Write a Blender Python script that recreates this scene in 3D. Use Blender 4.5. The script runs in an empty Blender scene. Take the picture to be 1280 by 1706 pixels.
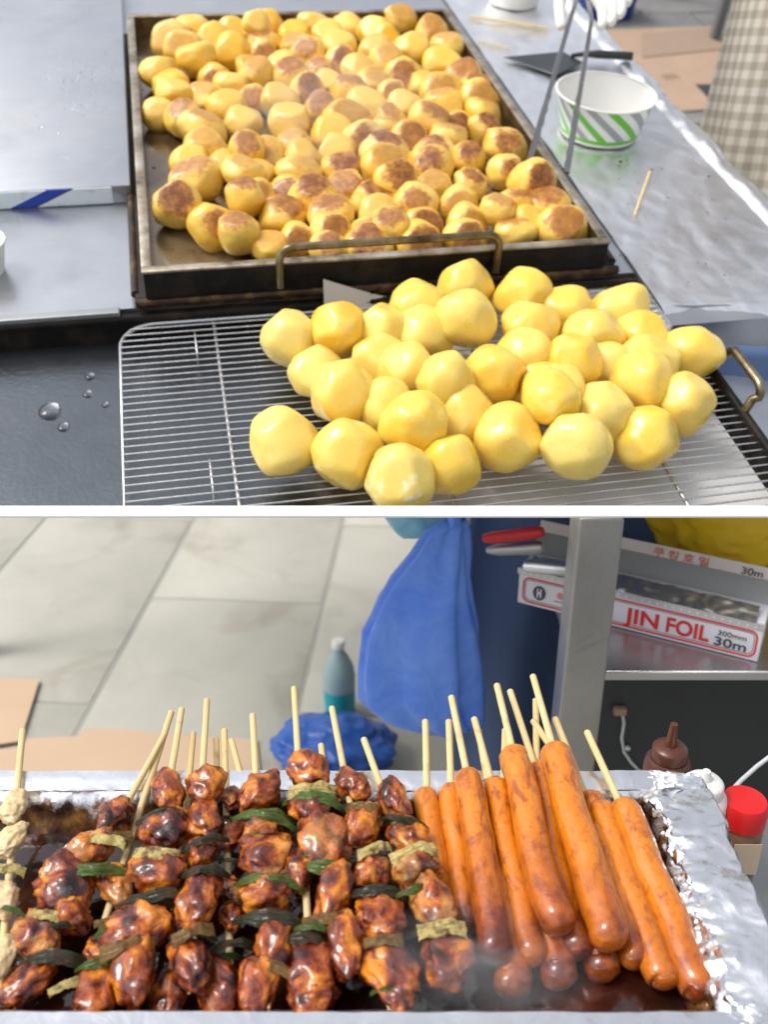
import bpy, bmesh, math, random
from mathutils import Vector, Matrix, noise, Euler
rnd = random.Random(7)
S = bpy.context.scene
COL = S.collection
rad = math.radians

# ------------------------------------------------------------------ camera
FPX, PITCH, CAMZ = 1600.0, rad(25.8), 1.55
cam = bpy.data.objects.new('camera', bpy.data.cameras.new('camera'))
COL.objects.link(cam)
cam.location = (0, 0, CAMZ)
cam.rotation_euler = (rad(90) - PITCH, 0, 0)
cam.data.sensor_fit = 'HORIZONTAL'
cam.data.sensor_width = 36.0
cam.data.lens = 45.0
cam.data.clip_start = 0.02
cam.data.clip_end = 600
cam.data.dof.use_dof = True
cam.data.dof.focus_distance = 0.78
cam.data.dof.aperture_fstop = 9.5
S.camera = cam

# ------------------------------------------------------------------ sky, sun, exposure
W = bpy.data.worlds.new('World'); S.world = W
W.use_nodes = True
wn = W.node_tree; wn.nodes.clear()
sky = wn.nodes.new('ShaderNodeTexSky'); sky.sky_type = 'NISHITA'; sky.sun_disc = False
sky.sun_elevation = rad(58); sky.sun_rotation = rad(-100)
sky.dust_density = 4.0; sky.air_density = 1.0; sky.ozone_density = 1.0
hs = wn.nodes.new('ShaderNodeHueSaturation'); hs.inputs['Saturation'].default_value = 0.30
bg = wn.nodes.new('ShaderNodeBackground'); bg.inputs['Strength'].default_value = 0.145
wo = wn.nodes.new('ShaderNodeOutputWorld')
wn.links.new(sky.outputs[0], hs.inputs['Color']); wn.links.new(hs.outputs[0], bg.inputs['Color'])
wn.links.new(bg.outputs[0], wo.inputs['Surface'])
sun = bpy.data.objects.new('sun', bpy.data.lights.new('sun', 'SUN'))
COL.objects.link(sun)
sun.data.energy = 1.05; sun.data.angle = rad(18); sun.data.color = (1.0, 0.96, 0.9)
az = rad(-100)     # measured from +Y towards +X
sd = Vector((math.sin(az)*math.cos(rad(58)), math.cos(az)*math.cos(rad(58)), math.sin(rad(58))))
sun.rotation_euler = sd.to_track_quat('Z', 'Y').to_euler()
S.view_settings.view_transform = 'Standard'
S.view_settings.look = 'None'
S.view_settings.gamma = 1.0
S.view_settings.use_curve_mapping = False
S.view_settings.exposure = 0.70
S.render.engine = 'CYCLES'
S.cycles.use_denoising = True
S.cycles.max_bounces = 8
S.cycles.volume_step_rate = 2.0

# ------------------------------------------------------------------ geometry of the two levels
cR = Vector((1, 0, 0)); cU = Vector((0, math.sin(PITCH), math.cos(PITCH))); cW = Vector((0, math.cos(PITCH), -math.sin(PITCH)))
C0 = Vector((0, 0, CAMZ))
def ray(x, y): return cR*((x-640)/FPX) + cU*((853-y)/FPX) + cW
# the upper counter slopes towards the customer
uX = (8895*cR + 1002*cU + 1600*cW).normalized()
uY = (-476*cR + 1668*cU + 1600*cW); uY = (uY - uX*uX.dot(uY)).normalized()
uN = uX.cross(uY)
uO = C0 + ray(640, 850)
MU = Matrix(((uX.x, uY.x, uN.x, uO.x), (uX.y, uY.y, uN.y, uO.y), (uX.z, uY.z, uN.z, uO.z), (0, 0, 0, 1)))
def up(x, y, h=0.0):
    r = ray(x, y); t = ((uO + uN*h - C0).dot(uN))/r.dot(uN)
    q = C0 + r*t - uO
    return Vector((q.dot(uX), q.dot(uY), q.dot(uN)))
def updepth(x, y, h=0.0):
    r = ray(x, y); return ((uO + uN*h - C0).dot(uN))/r.dot(uN)
def yfr(x, h, row=856):
    a, b = up(-600, row, h), up(1900, row, h); return a.y + (b.y-a.y)*(x-a.x)/(b.x-a.x)
def xfr(y, h, row=856):
    a, b = up(-600, row, h), up(1900, row, h); return a.x + (b.x-a.x)*(y-a.y)/(b.y-a.y)
def low(x, y, z):
    r = ray(x, y); return C0 + r*((z-CAMZ)/r.z)
def lowdepth(x, y, z):
    r = ray(x, y); return (z-CAMZ)/r.z
def atd(x, y, d): return C0 + ray(x, y)*d
def aty(x, y, Y):
    r = ray(x, y); return C0 + r*(Y/r.y)

# ------------------------------------------------------------------ mesh helpers
def box(bm, x0, x1, y0, y1, z0, z1):
    v = [bm.verts.new(p) for p in ((x0,y0,z0),(x1,y0,z0),(x1,y1,z0),(x0,y1,z0),(x0,y0,z1),(x1,y0,z1),(x1,y1,z1),(x0,y1,z1))]
    for f in ((3,2,1,0),(4,5,6,7),(0,1,5,4),(1,2,6,5),(2,3,7,6),(3,0,4,7)): bm.faces.new([v[i] for i in f])
    return v
def bevel(bm, w=0.002, seg=2):
    bmesh.ops.bevel(bm, geom=bm.edges[:], offset=w, segments=seg, profile=0.5, affect='EDGES', clamp_overlap=True)
def prism(bm, pts, z0, z1):
    a = [bm.verts.new((p[0], p[1], z0)) for p in pts]; b = [bm.verts.new((p[0], p[1], z1)) for p in pts]
    n = len(pts)
    bm.faces.new(a[::-1]); bm.faces.new(b)
    for i in range(n): bm.faces.new((a[i], a[(i+1) % n], b[(i+1) % n], b[i]))
def hexa(bm, lo4, hi4):
    a = [bm.verts.new(p) for p in lo4]; b = [bm.verts.new(p) for p in hi4]
    bm.faces.new(a[::-1]); bm.faces.new(b)
    for i in range(4): bm.faces.new((a[i], a[(i+1) % 4], b[(i+1) % 4], b[i]))
def tube(bm, pts, r, seg=10, flat=1.0, close=False, updir=None):
    pts = [Vector(p) for p in pts]; n = len(pts)
    rr = r if isinstance(r, (list, tuple)) else [r]*n
    rings = []; prev = None
    for i, p in enumerate(pts):
        if close: t = pts[(i+1) % n] - pts[i-1]
        else: t = pts[min(i+1, n-1)] - pts[max(i-1, 0)]
        t.normalize()
        if prev is None:
            a = updir if updir else (Vector((0, 0, 1)) if abs(t.z) < 0.9 else Vector((0, 1, 0)))
            a = (a - t*a.dot(t)).normalized()
        else:
            a = (prev - t*prev.dot(t)).normalized()
        prev = a; b = t.cross(a)
        rings.append([bm.verts.new(p + (a*math.cos(2*math.pi*k/seg)*flat + b*math.sin(2*math.pi*k/seg))*rr[i]) for k in range(seg)])
    m = n if close else n-1
    for i in range(m):
        A, B = rings[i], rings[(i+1) % n]
        for k in range(seg): bm.faces.new((A[k], A[(k+1) % seg], B[(k+1) % seg], B[k]))
    if not close:
        bm.faces.new(rings[0][::-1]); bm.faces.new(rings[-1])
def lathe(bm, prof, seg=32, c=(0, 0, 0)):
    rings = []
    for r, z in prof:
        if r < 1e-6: rings.append([bm.verts.new((c[0], c[1], c[2]+z))])
        else: rings.append([bm.verts.new((c[0]+r*math.cos(2*math.pi*k/seg), c[1]+r*math.sin(2*math.pi*k/seg), c[2]+z)) for k in range(seg)])
    for A, B in zip(rings, rings[1:]):
        for k in range(seg):
            a0, a1 = A[k % len(A)], A[(k+1) % len(A)]; b0, b1 = B[k % len(B)], B[(k+1) % len(B)]
            vs = []
            for v in (a0, a1, b1, b0):
                if v not in vs: vs.append(v)
            if len(vs) > 2: bm.faces.new(vs)
def sheet(bm, fn, nu, nv, th=0.0):
    g = [[bm.verts.new(fn(i/nu, j/nv)) for i in range(nu+1)] for j in range(nv+1)]
    fs = []
    for j in range(nv):
        for i in range(nu): fs.append(bm.faces.new((g[j][i], g[j][i+1], g[j+1][i+1], g[j+1][i])))
    if th:
        bmesh.ops.recalc_face_normals(bm, faces=bm.faces[:])
        r = bmesh.ops.solidify(bm, geom=bm.faces[:], thickness=th)
def mesh(name, bm, m, smooth=False, angle=None):
    bmesh.ops.recalc_face_normals(bm, faces=bm.faces[:])
    me = bpy.data.meshes.new(name); bm.to_mesh(me); bm.free()
    if m: me.materials.append(m)
    if smooth:
        me.polygons.foreach_set('use_smooth', [True]*len(me.polygons))
        if angle: me.set_sharp_from_angle(angle=rad(angle))
    return me
def link(name, me, parent=None, mw=None):
    o = bpy.data.objects.new(name, me); COL.objects.link(o)
    if parent is not None: o.parent = parent
    if mw is not None: o.matrix_basis = mw
    return o
def obj(name, bm, m, parent=None, smooth=False, angle=None, mw=None):
    return link(name, mesh(name, bm, m, smooth, angle), parent, mw)
def tag(o, label, cat, group=None, kind=None):
    if label: o['label'] = label
    if cat: o['category'] = cat
    if group: o['group'] = group
    if kind: o['kind'] = kind
    return o
def thing(name, label, cat, mw=None, group=None):
    o = bpy.data.objects.new(name, None); COL.objects.link(o)
    o.empty_display_size = 0.02
    if mw is not None: o.matrix_basis = mw
    return tag(o, label, cat, group)
def struct(o): o['kind'] = 'structure'; return o
T = Matrix.Translation
def loc_u(v, rz=0.0): return MU @ T(Vector(v)) @ Matrix.Rotation(rz, 4, 'Z')

# ------------------------------------------------------------------ materials
class NT:
    def __init__(s, name):
        s.m = bpy.data.materials.new(name); s.m.use_nodes = True
        s.t = s.m.node_tree; s.n = s.t.nodes; s.l = s.t.links
        s.b = s.n['Principled BSDF']
        s.tc = s.n.new('ShaderNodeTexCoord')
    def new(s, ty, **k):
        x = s.n.new(ty)
        for a, v in k.items(): setattr(x, a, v)
        return x
    def link(s, a, b): s.l.new(a, b)
    def noise(s, scale, detail=4, rough=0.55, vec=None, dist=0.0):
        x = s.n.new('ShaderNodeTexNoise'); x.inputs['Scale'].default_value = scale
        x.inputs['Detail'].default_value = detail; x.inputs['Roughness'].default_value = rough
        x.inputs['Distortion'].default_value = dist
        s.l.new(vec if vec is not None else s.tc.outputs['Object'], x.inputs['Vector'])
        return x.outputs['Fac']
    def voro(s, scale, vec=None, feature='F1'):
        x = s.n.new('ShaderNodeTexVoronoi'); x.inputs['Scale'].default_value = scale; x.feature = feature
        s.l.new(vec if vec is not None else s.tc.outputs['Object'], x.inputs['Vector'])
        return x.outputs['Distance']
    def ramp(s, fac, stops, interp='LINEAR'):
        x = s.n.new('ShaderNodeValToRGB'); e = x.color_ramp.elements; x.color_ramp.interpolation = interp
        while len(e) < len(stops): e.new(0.5)
        for k, (p, c) in zip(e, stops):
            k.position = p
            k.color = (c, c, c, 1) if isinstance(c, (int, float)) else (c[0], c[1], c[2], 1)
        s.l.new(fac, x.inputs['Fac'])
        return x.outputs['Color']
    def mix(s, fac, a, b, mode='MIX'):
        x = s.n.new('ShaderNodeMix'); x.data_type = 'RGBA'; x.blend_type = mode
        for v, i in ((fac, 0), (a, 6), (b, 7)):
            if hasattr(v, 'is_output'): s.l.new(v, x.inputs[i])
            elif isinstance(v, (int, float)): x.inputs[i].default_value = v if i == 0 else (v, v, v, 1)
            else: x.inputs[i].default_value = (v[0], v[1], v[2], 1)
        return x.outputs[2]
    def math(s, op, a, b=0.0, c=0.0, clamp=False):
        x = s.n.new('ShaderNodeMath'); x.operation = op; x.use_clamp = clamp
        for v, i in ((a, 0), (b, 1), (c, 2)):
            if hasattr(v, 'is_output'): s.l.new(v, x.inputs[i])
            else: x.inputs[i].default_value = v
        return x.outputs[0]
    def attr(s, name, obj=False):
        x = s.n.new('ShaderNodeAttribute'); x.attribute_name = name
        x.attribute_type = 'OBJECT' if obj else 'GEOMETRY'
        return x.outputs['Fac']
    def oseed(s):
        """object coordinates shifted by a number of the object's own, so that copies differ"""
        i = s.n.new('ShaderNodeObjectInfo')
        x = s.n.new('ShaderNodeVectorMath'); x.operation = 'ADD'
        k = s.math('MULTIPLY', i.outputs['Random'], 37.0)
        c = s.n.new('ShaderNodeCombineXYZ')
        for j in range(3): s.l.new(k, c.inputs[j])
        s.l.new(s.tc.outputs['Object'], x.inputs[0]); s.l.new(c.outputs[0], x.inputs[1])
        return x.outputs[0], i.outputs['Random']
    def bump(s, h, dist=0.001, strength=1.0, prev=None):
        x = s.n.new('ShaderNodeBump'); x.inputs['Distance'].default_value = dist; x.inputs['Strength'].default_value = strength
        s.l.new(h, x.inputs['Height'])
        if prev is not None: s.l.new(prev, x.inputs['Normal'])
        s.l.new(x.outputs[0], s.b.inputs['Normal'])
        return x.outputs[0]
    def put(s, **k):
        for a, v in k.items():
            i = s.b.inputs[{'col': 'Base Color', 'rough': 'Roughness', 'metal': 'Metallic', 'spec': 'Specular IOR Level', 'coat': 'Coat Weight',
                 'coatr': 'Coat Roughness', 'sss': 'Subsurface Weight', 'sssr': 'Subsurface Radius', 'ssss': 'Subsurface Scale', 'trans': 'Transmission Weight', 'ior': 'IOR', 'alpha': 'Alpha', 'aniso': 'Anisotropic'}[a]]
            if hasattr(v, 'is_output'): s.l.new(v, i)
            elif isinstance(v, (tuple, list)) and len(v) == 3 and a == 'col': i.default_value = (*v, 1)
            else: i.default_value = v
        return s
def plain(name, col, rough=0.5, metal=0.0, var=0.12, scale=30, bumpd=0.0, **k):
    a = NT(name)
    n = a.noise(scale, 5)
    a.put(col=a.mix(n, [c*(1-var) for c in col], [min(1, c*(1+var)) for c in col]), metal=metal,
          rough=a.math('MULTIPLY_ADD', n, 0.2*rough, rough*0.9), **k)
    if bumpd: a.bump(a.noise(scale*2, 6), bumpd)
    return a.m

def m_steel(name, col=(0.56, 0.58, 0.61), rough=0.3, wet=0.0, streak=(1, 14, 1), scale=9, dirt=0.3):
    a = NT(name)
    mp = a.new('ShaderNodeMapping'); mp.inputs['Scale'].default_value = streak
    a.link(a.tc.outputs['Object'], mp.inputs['Vector'])
    n1 = a.noise(scale*4, 6, vec=mp.outputs[0]); n2 = a.noise(scale, 5); n3 = a.noise(scale*16, 4)
    c = a.mix(n1, [x*0.86 for x in col], [min(1, x*1.08) for x in col])
    d = a.ramp(n2, [(0.52, 0.0), (0.75, dirt)])
    c = a.mix(d, c, (0.30, 0.26, 0.21))
    mq = a.new('ShaderNodeMapping'); mq.inputs['Scale'].default_value = (1.2, 60, 1); mq.inputs['Rotation'].default_value = (0, 0, 0.35)
    a.link(a.tc.outputs['Object'], mq.inputs['Vector'])
    scr = a.math('MULTIPLY', a.ramp(a.noise(5, 3, 0.5, vec=mq.outputs[0]), [(0.66, 0.0), (0.70, 1.0)]), a.ramp(n2, [(0.45, 0.0), (0.6, 1.0)]))
    c = a.mix(a.math('MULTIPLY', scr, 0.45), c, [x*0.55 for x in col])
    smr = a.ramp(a.noise(4.2, 5, 0.6, dist=1.8), [(0.50, 0.0), (0.66, 0.32)]); c = a.mix(smr, c, [x*0.72 for x in col])
    sp = a.ramp(a.voro(scale*7), [(0.03, 1.0), (0.07, 0.0)])
    keep = a.ramp(a.noise(scale*2.3, 3), [(0.58, 0.0), (0.66, 1.0)])
    c = a.mix(a.math('MULTIPLY', sp, keep), c, (0.16, 0.11, 0.07))
    a.put(col=c, metal=a.math('MULTIPLY_ADD', d, -0.7, 0.95), rough=a.math('ADD', a.math('MULTIPLY_ADD', n2, 0.34, rough-0.14), a.math('MULTIPLY_ADD', a.noise(2.6, 4, dist=1.0), 0.24, -0.12)))
    b = a.bump(n1, 0.0004, 0.5); a.bump(a.noise(3.5, 3), 0.006, 0.25, b)
    return a.m
STEEL = m_steel('brushed steel')
STEELD = m_steel('dull steel', (0.42, 0.43, 0.43), 0.42, scale=14)
POST = m_steel('galvanised post', (0.37, 0.365, 0.345), 0.45, streak=(12, 12, 0.6), scale=14, dirt=0.35)
WIRE = m_steel('chrome wire', (0.72, 0.71, 0.70), 0.22, scale=40, dirt=0.1)

def m_black():
    a = NT('burnt black iron')
    n = a.noise(22, 8, 0.7); n2 = a.noise(90, 6)
    c = a.mix(a.ramp(n, [(0.45, 0.0), (0.72, 1.0)]), (0.006, 0.0055, 0.005), (0.035, 0.022, 0.014))
    a.put(col=c, metal=0.0, rough=a.math('MULTIPLY_ADD', n2, 0.4, 0.3), spec=0.18)
    b = a.bump(n, 0.002, 0.7); a.bump(n2, 0.0008, 0.6, b)
    return a.m
BLACK = m_black()
def m_rust():
    a = NT('greasy rusted edge')
    n = a.noise(30, 8, 0.7); n2 = a.noise(110, 5)
    c = a.ramp(n, [(0.36, (0.012, 0.009, 0.007)), (0.52, (0.050, 0.026, 0.012)), (0.64, (0.16, 0.10, 0.04)), (0.78, (0.38, 0.32, 0.20))])
    a.put(col=c, metal=0.4, rough=0.45)
    b = a.bump(n, 0.0015, 0.8); a.bump(n2, 0.0006, 0.6, b)
    return a.m
RUST = m_rust()
def m_rim():
    a = NT('worn tray rim')
    n = a.noise(18, 8, 0.65); n2 = a.noise(90, 5)
    c = a.ramp(n, [(0.32, (0.07, 0.045, 0.025)), (0.5, (0.33, 0.28, 0.21)), (0.68, (0.52, 0.50, 0.46))])
    a.put(col=c, metal=0.7, rough=a.math('MULTIPLY_ADD', n2, 0.3, 0.3)); a.bump(n2, 0.0006)
    return a.m
RIM = m_rim()
def m_trayfloor():
    a = NT('oily browned tray')
    n = a.noise(5.5, 6, 0.6, dist=0.6); n2 = a.noise(45, 6)
    c = a.ramp(n, [(0.32, (0.05, 0.03, 0.014)), (0.48, (0.17, 0.115, 0.05)), (0.60, (0.30, 0.23, 0.13)), (0.72, (0.36, 0.35, 0.33))])
    c = a.mix(a.ramp(n2, [(0.6, 0.0), (0.75, 0.7)]), c, (0.03, 0.018, 0.01))
    a.put(col=c, metal=0.55, rough=a.math('MULTIPLY_ADD', n2, 0.25, 0.12), coat=0.6, coatr=0.08)
    a.bump(n, 0.001, 0.4)
    return a.m
TRAYF = m_trayfloor()
def m_pan():
    a = NT('dark pan steel')
    n = a.noise(6, 6); n2 = a.noise(140, 5, 0.7); n3 = a.noise(40, 4)
    c = a.mix(n, (0.10, 0.115, 0.13), (0.20, 0.22, 0.24))
    c = a.mix(a.ramp(n, [(0.62, 0.0), (0.8, 0.8)]), c, (0.10, 0.055, 0.03))
    a.put(col=c, metal=0.9, rough=a.math('MULTIPLY_ADD', n3, 0.2, 0.10), spec=0.6)
    a.bump(n2, 0.0007, 0.8)
    return a.m
PAN = m_pan()

def m_foil(name='aluminium foil', stain=False, rough=0.16, bscale=1.0):
    a = NT(name)
    v = a.voro(16*bscale, feature='F1'); n1 = a.noise(9*bscale, 3, 0.5, dist=1.5); n2 = a.noise(38*bscale, 3, 0.5, dist=0.8)
    col = a.mix(n1, (0.86, 0.87, 0.89), (0.95, 0.95, 0.96))
    r = a.math('MULTIPLY_ADD', n1, 0.16, rough)
    met = 1.0
    if stain:
        at = a.attr('stain')
        k = a.ramp(a.math('ADD', at, a.math('MULTIPLY_ADD', a.noise(70, 6, 0.65), 0.9, -0.45)), [(0.42, 0.0), (0.58, 1.0)])
        sc = a.ramp(a.noise(90, 5), [(0.35, (0.022, 0.008, 0.003)), (0.55, (0.12, 0.045, 0.010)), (0.75, (0.36, 0.18, 0.04))])
        col = a.mix(k, col, sc); met = a.math('MULTIPLY_ADD', k, -0.6, 1.0)
    a.put(col=col, metal=met, rough=r)
    b = a.bump(v, 0.002, 0.25); b = a.bump(n1, 0.004, 0.45, b); a.bump(n2, 0.0008, 0.5, b)
    return a.m
FOIL = m_foil(rough=0.27)
FOILS = m_foil('stained foil', True, 0.16, 2.0)
WHITE = plain('white painted board', (0.80, 0.80, 0.79), 0.45, var=0.03, scale=8, bumpd=0.0004)
PAPER = plain('paper white', (0.80, 0.79, 0.75), 0.55, var=0.03, scale=40)
CARD = plain('cardboard brown', (0.36, 0.25, 0.175), 0.85, var=0.16, scale=7, bumpd=0.0006)

def m_peeled():
    a = NT('peeled raw potato')
    vec, r = a.oseed()
    tone = a.attr('tone', True)
    n = a.noise(1.6, 5, vec=vec); n2 = a.noise(9, 5, vec=vec); n3 = a.noise(26, 4, vec=vec)
    c = a.mix(tone, (0.81, 0.62, 0.150), (0.85, 0.52, 0.020))
    c = a.mix(a.ramp(n, [(0.42, 0.0), (0.72, 0.6)]), c, (0.82, 0.65, 0.19))
    c = a.mix(a.ramp(n2, [(0.62, 0.0), (0.78, 0.35)]), c, (0.70, 0.50, 0.10))
    st = a.math('MULTIPLY', a.attr('starch', True), a.ramp(a.noise(1.8, 6, 0.65, vec=vec), [(0.54, 0.0), (0.64, 0.8)]))
    c = a.mix(st, c, (0.86, 0.82, 0.62))
    ey = a.math('MULTIPLY', a.ramp(a.voro(2.3, vec=vec), [(0.035, 1.0), (0.085, 0.0)]), a.ramp(a.noise(1.1, 2, vec=vec), [(0.5, 0.0), (0.54, 1.0)]))
    c = a.mix(a.math('MULTIPLY', ey, 0.55), c, (0.36, 0.22, 0.05))
    c = a.mix(a.ramp(a.noise(3.2, 6, 0.7, vec=vec, dist=1.5), [(0.56, 0.0), (0.70, 0.40)]), c, (0.86, 0.72, 0.34))
    wet = a.ramp(a.noise(1.4, 4, 0.6, vec=vec), [(0.42, 0.10), (0.58, 0.48)])
    a.put(col=c, rough=wet, spec=0.5, coat=0.3, coatr=0.08, sss=0.35, sssr=(1.0, 0.6, 0.2), ssss=0.008)
    b = a.bump(n2, 0.0012, 0.35); a.bump(n3, 0.0004, 0.45, b)
    return a.m
PEEL = m_peeled()
def m_fried():
    a = NT('pan fried potato')
    vec, r = a.oseed()
    tone = a.attr('tone', True); br = a.attr('brown', True); cr = a.attr('crust')
    n = a.noise(1.7, 5, vec=vec); n2 = a.noise(6, 7, 0.65, vec=vec); n3 = a.noise(22, 5, vec=vec)
    c = a.mix(tone, (0.87, 0.58, 0.115), (0.90, 0.50, 0.014))
    c = a.mix(a.ramp(n, [(0.45, 0.0), (0.75, 0.5)]), c, (0.82, 0.64, 0.22))
    # golden frying over the whole body
    c = a.mix(a.math('MULTIPLY', a.ramp(n2, [(0.48, 0.0), (0.72, 1.0)]), a.math('MULTIPLY_ADD', br, 0.16, 0.05)), c, (0.66, 0.30, 0.026))
    e = a.math('ADD', cr, a.math('MULTIPLY_ADD', a.math('ADD', n2, a.math('MULTIPLY', a.noise(2.2, 4, vec=vec), 1.2)), 0.46, -0.47))
    halo = a.ramp(a.math('MULTIPLY_ADD', e, 1.0, 0.5), [(0.36, 0.0), (0.52, 1.0)])
    core = a.ramp(a.math('MULTIPLY_ADD', e, 1.0, 0.5), [(0.46, 0.0), (0.62, 1.0)])
    core = a.math('MULTIPLY', core, a.ramp(a.noise(2.6, 6, 0.7, vec=vec), [(0.36, 0.25), (0.55, 1.0)]))
    lo = a.math('MULTIPLY', br, 0.62, clamp=True); hi = a.math('MULTIPLY_ADD', br, 0.42, -0.12, clamp=True)
    c = a.mix(a.math('MULTIPLY', halo, a.math('MULTIPLY', lo, 0.85)), c, (0.52, 0.205, 0.028))
    dark = a.mix(n3, (0.065, 0.013, 0.002), (0.34, 0.095, 0.009))
    c = a.mix(a.math('MULTIPLY', core, hi), c, dark)
    sp = a.math('MULTIPLY', a.ramp(a.voro(5.0, vec=vec), [(0.05, 1.0), (0.10, 0.0)]), a.ramp(n, [(0.46, 0.0), (0.5, 1.0)]))
    c = a.mix(a.math('MULTIPLY', sp, 0.85), c, (0.07, 0.03, 0.012))
    a.put(col=c, rough=a.math('MULTIPLY_ADD', n2, 0.35, 0.15), spec=0.5, coat=a.math('MULTIPLY_ADD', core, -0.3, 0.45), coatr=0.05, sss=0.08, sssr=(1.0, 0.5, 0.15), ssss=0.005)
    b = a.bump(n2, 0.0022, 0.45); a.bump(n3, 0.0009, 0.6, b)
    return a.m
FRIED = m_fried()
def m_chicken():
    a = NT('glazed grilled chicken')
    vec, r = a.oseed()
    tone = a.attr('tone', True)      # 0 dark glaze .. 1 pale meat
    n = a.noise(0.8, 3, 0.5, vec=vec, dist=0.5); n2 = a.noise(3.2, 5, 0.55, vec=vec, dist=0.7); n3 = a.noise(11, 4, vec=vec); nc = a.noise(1.0, 6, 0.58, vec=vec, dist=0.6)
    c = a.ramp(nc, [(0.34, (0.012, 0.0025, 0.001)), (0.44, (0.105, 0.012, 0.002)), (0.53, (0.32, 0.058, 0.004)), (0.64, (0.64, 0.215, 0.012))])
    pale = a.ramp(a.math('ADD', n, a.math('MULTIPLY_ADD', tone, 0.42, -0.30)), [(0.44, 0.0), (0.66, 1.0)])
    pc = a.mix(n2, (0.50, 0.17, 0.022), (0.72, 0.42, 0.13))
    c = a.mix(a.math('MULTIPLY', pale, 0.75), c, pc)
    ch = a.ramp(a.noise(1.9, 5, 0.6, vec=vec), [(0.58, 0.0), (0.68, 0.8)])
    c = a.mix(ch, c, (0.030, 0.010, 0.005))
    a.put(col=c, rough=a.math('MULTIPLY_ADD', n3, 0.22, 0.05), spec=0.25, coat=0.75, coatr=0.025)
    b = a.bump(n2, 0.0020, 0.6); a.bump(n3, 0.0009, 0.7, b)
    return a.m
CHICK = m_chicken()
def m_rawchick():
    a = NT('pale boiled chicken')
    vec, r = a.oseed()
    n = a.noise(3.5, 6, 0.6, vec=vec); n3 = a.noise(18, 4, vec=vec)
    a.put(col=a.ramp(n, [(0.3, (0.46, 0.29, 0.11)), (0.5, (0.68, 0.50, 0.26)), (0.7, (0.74, 0.62, 0.38))]), rough=0.35, coat=0.3)
    b = a.bump(n, 0.0012, 0.6); a.bump(n3, 0.0005, 0.5, b)
    return a.m
RAWCH = m_rawchick()
def m_scallion(name, a0, a1, rough=0.2, brown=0.3):
    a = NT(name)
    vec, r = a.oseed()
    mp = a.new('ShaderNodeMapping'); mp.inputs['Scale'].default_value = (0.6, 9, 3)
    a.link(vec, mp.inputs['Vector'])
    n = a.noise(2.2, 5, vec=mp.outputs[0]); n2 = a.noise(2.0, 5, 0.6, vec=vec)
    c = a.mix(n, a0, a1)
    c = a.mix(a.math('MULTIPLY', a.ramp(n2, [(0.46, 0.0), (0.64, 1.0)]), brown), c, (0.085, 0.030, 0.008))
    a.put(col=c, rough=rough+0.08, spec=0.3, coat=0.3, coatr=0.06)
    a.bump(n, 0.003, 0.8)
    return a.m
SCAL = {'g': m_scallion('green scallion leaf', (0.018, 0.050, 0.006), (0.10, 0.19, 0.022), 0.2, 0.55),
        'd': m_scallion('charred scallion leaf', (0.006, 0.008, 0.004), (0.030, 0.036, 0.010), 0.2, 0.5),
        'p': m_scallion('pale scallion stalk', (0.44, 0.30, 0.06), (0.66, 0.58, 0.24), 0.3, 0.9),
        'b': m_scallion('browned scallion stalk', (0.10, 0.045, 0.010), (0.30, 0.18, 0.04), 0.25, 0.8)}
def m_sausage():
    a = NT('grilled sausage skin')
    vec, r = a.oseed()
    burn = a.attr('burn')      # along the sausage: front end darker
    bo = a.attr('tone', True)
    n = a.noise(35, 6, 0.6, vec=vec); n2 = a.noise(130, 6, 0.65, vec=vec); n3 = a.noise(420, 3, vec=vec)
    mp = a.new('ShaderNodeMapping'); mp.inputs['Scale'].default_value = (1, 1, 3.5)
    a.link(vec, mp.inputs['Vector'])
    n4 = a.noise(200, 4, vec=mp.outputs[0])
    c = a.mix(n, (0.53, 0.122, 0.004), (0.74, 0.255, 0.010))
    mp2 = a.new('ShaderNodeMapping'); mp2.inputs['Scale'].default_value = (1.2, 0.6, 0.9)
    a.link(vec, mp2.inputs['Vector'])
    stk = a.noise(95, 6, 0.6, vec=mp2.outputs[0], dist=0.6)
    c = a.mix(a.ramp(a.math('ADD', stk, a.math('MULTIPLY', bo, 0.10)), [(0.54, 0.0), (0.68, 0.75)]), c, (0.215, 0.036, 0.006))
    e = a.math('ADD', a.math('MULTIPLY_ADD', burn, 0.55, -0.52), a.math('ADD', a.math('MULTIPLY', n, 0.7), a.math('MULTIPLY', bo, 0.30)))
    c = a.mix(a.ramp(e, [(0.24, 0.0), (0.56, 0.92)]), c, (0.25, 0.036, 0.003))
    e2 = a.math('ADD', e, a.math('MULTIPLY_ADD', n2, 0.5, -0.25))
    c = a.mix(a.ramp(e2, [(0.46, 0.0), (0.62, 0.92)]), c, (0.075, 0.012, 0.005))
    c = a.mix(a.ramp(n4, [(0.56, 0.0), (0.68, 0.35)]), c, (0.20, 0.040, 0.007))
    a.put(col=c, rough=a.math('MULTIPLY_ADD', n2, 0.30, 0.16), spec=0.25, coat=0.9, coatr=0.03)
    b = a.bump(n, 0.0014, 0.6); b = a.bump(n4, 0.0009, 0.7, b); a.bump(n2, 0.0013, 0.8, b)
    return a.m
SAUS = m_sausage()
def m_stick():
    a = NT('bamboo stick')
    vec, r = a.oseed()
    mp = a.new('ShaderNodeMapping'); mp.inputs['Scale'].default_value = (1, 1, 0.04)
    a.link(vec, mp.inputs['Vector'])
    n = a.noise(900, 3, vec=mp.outputs[0]); n2 = a.noise(70, 6, vec=vec)
    c = a.mix(n, (0.56, 0.40, 0.17), (0.76, 0.60, 0.31))
    c = a.mix(a.ramp(n2, [(0.60, 0.0), (0.74, 0.55)]), c, (0.25, 0.11, 0.03))
    a.put(col=c, rough=0.55); a.bump(n, 0.0003)
    return a.m
STICK = m_stick()
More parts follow.
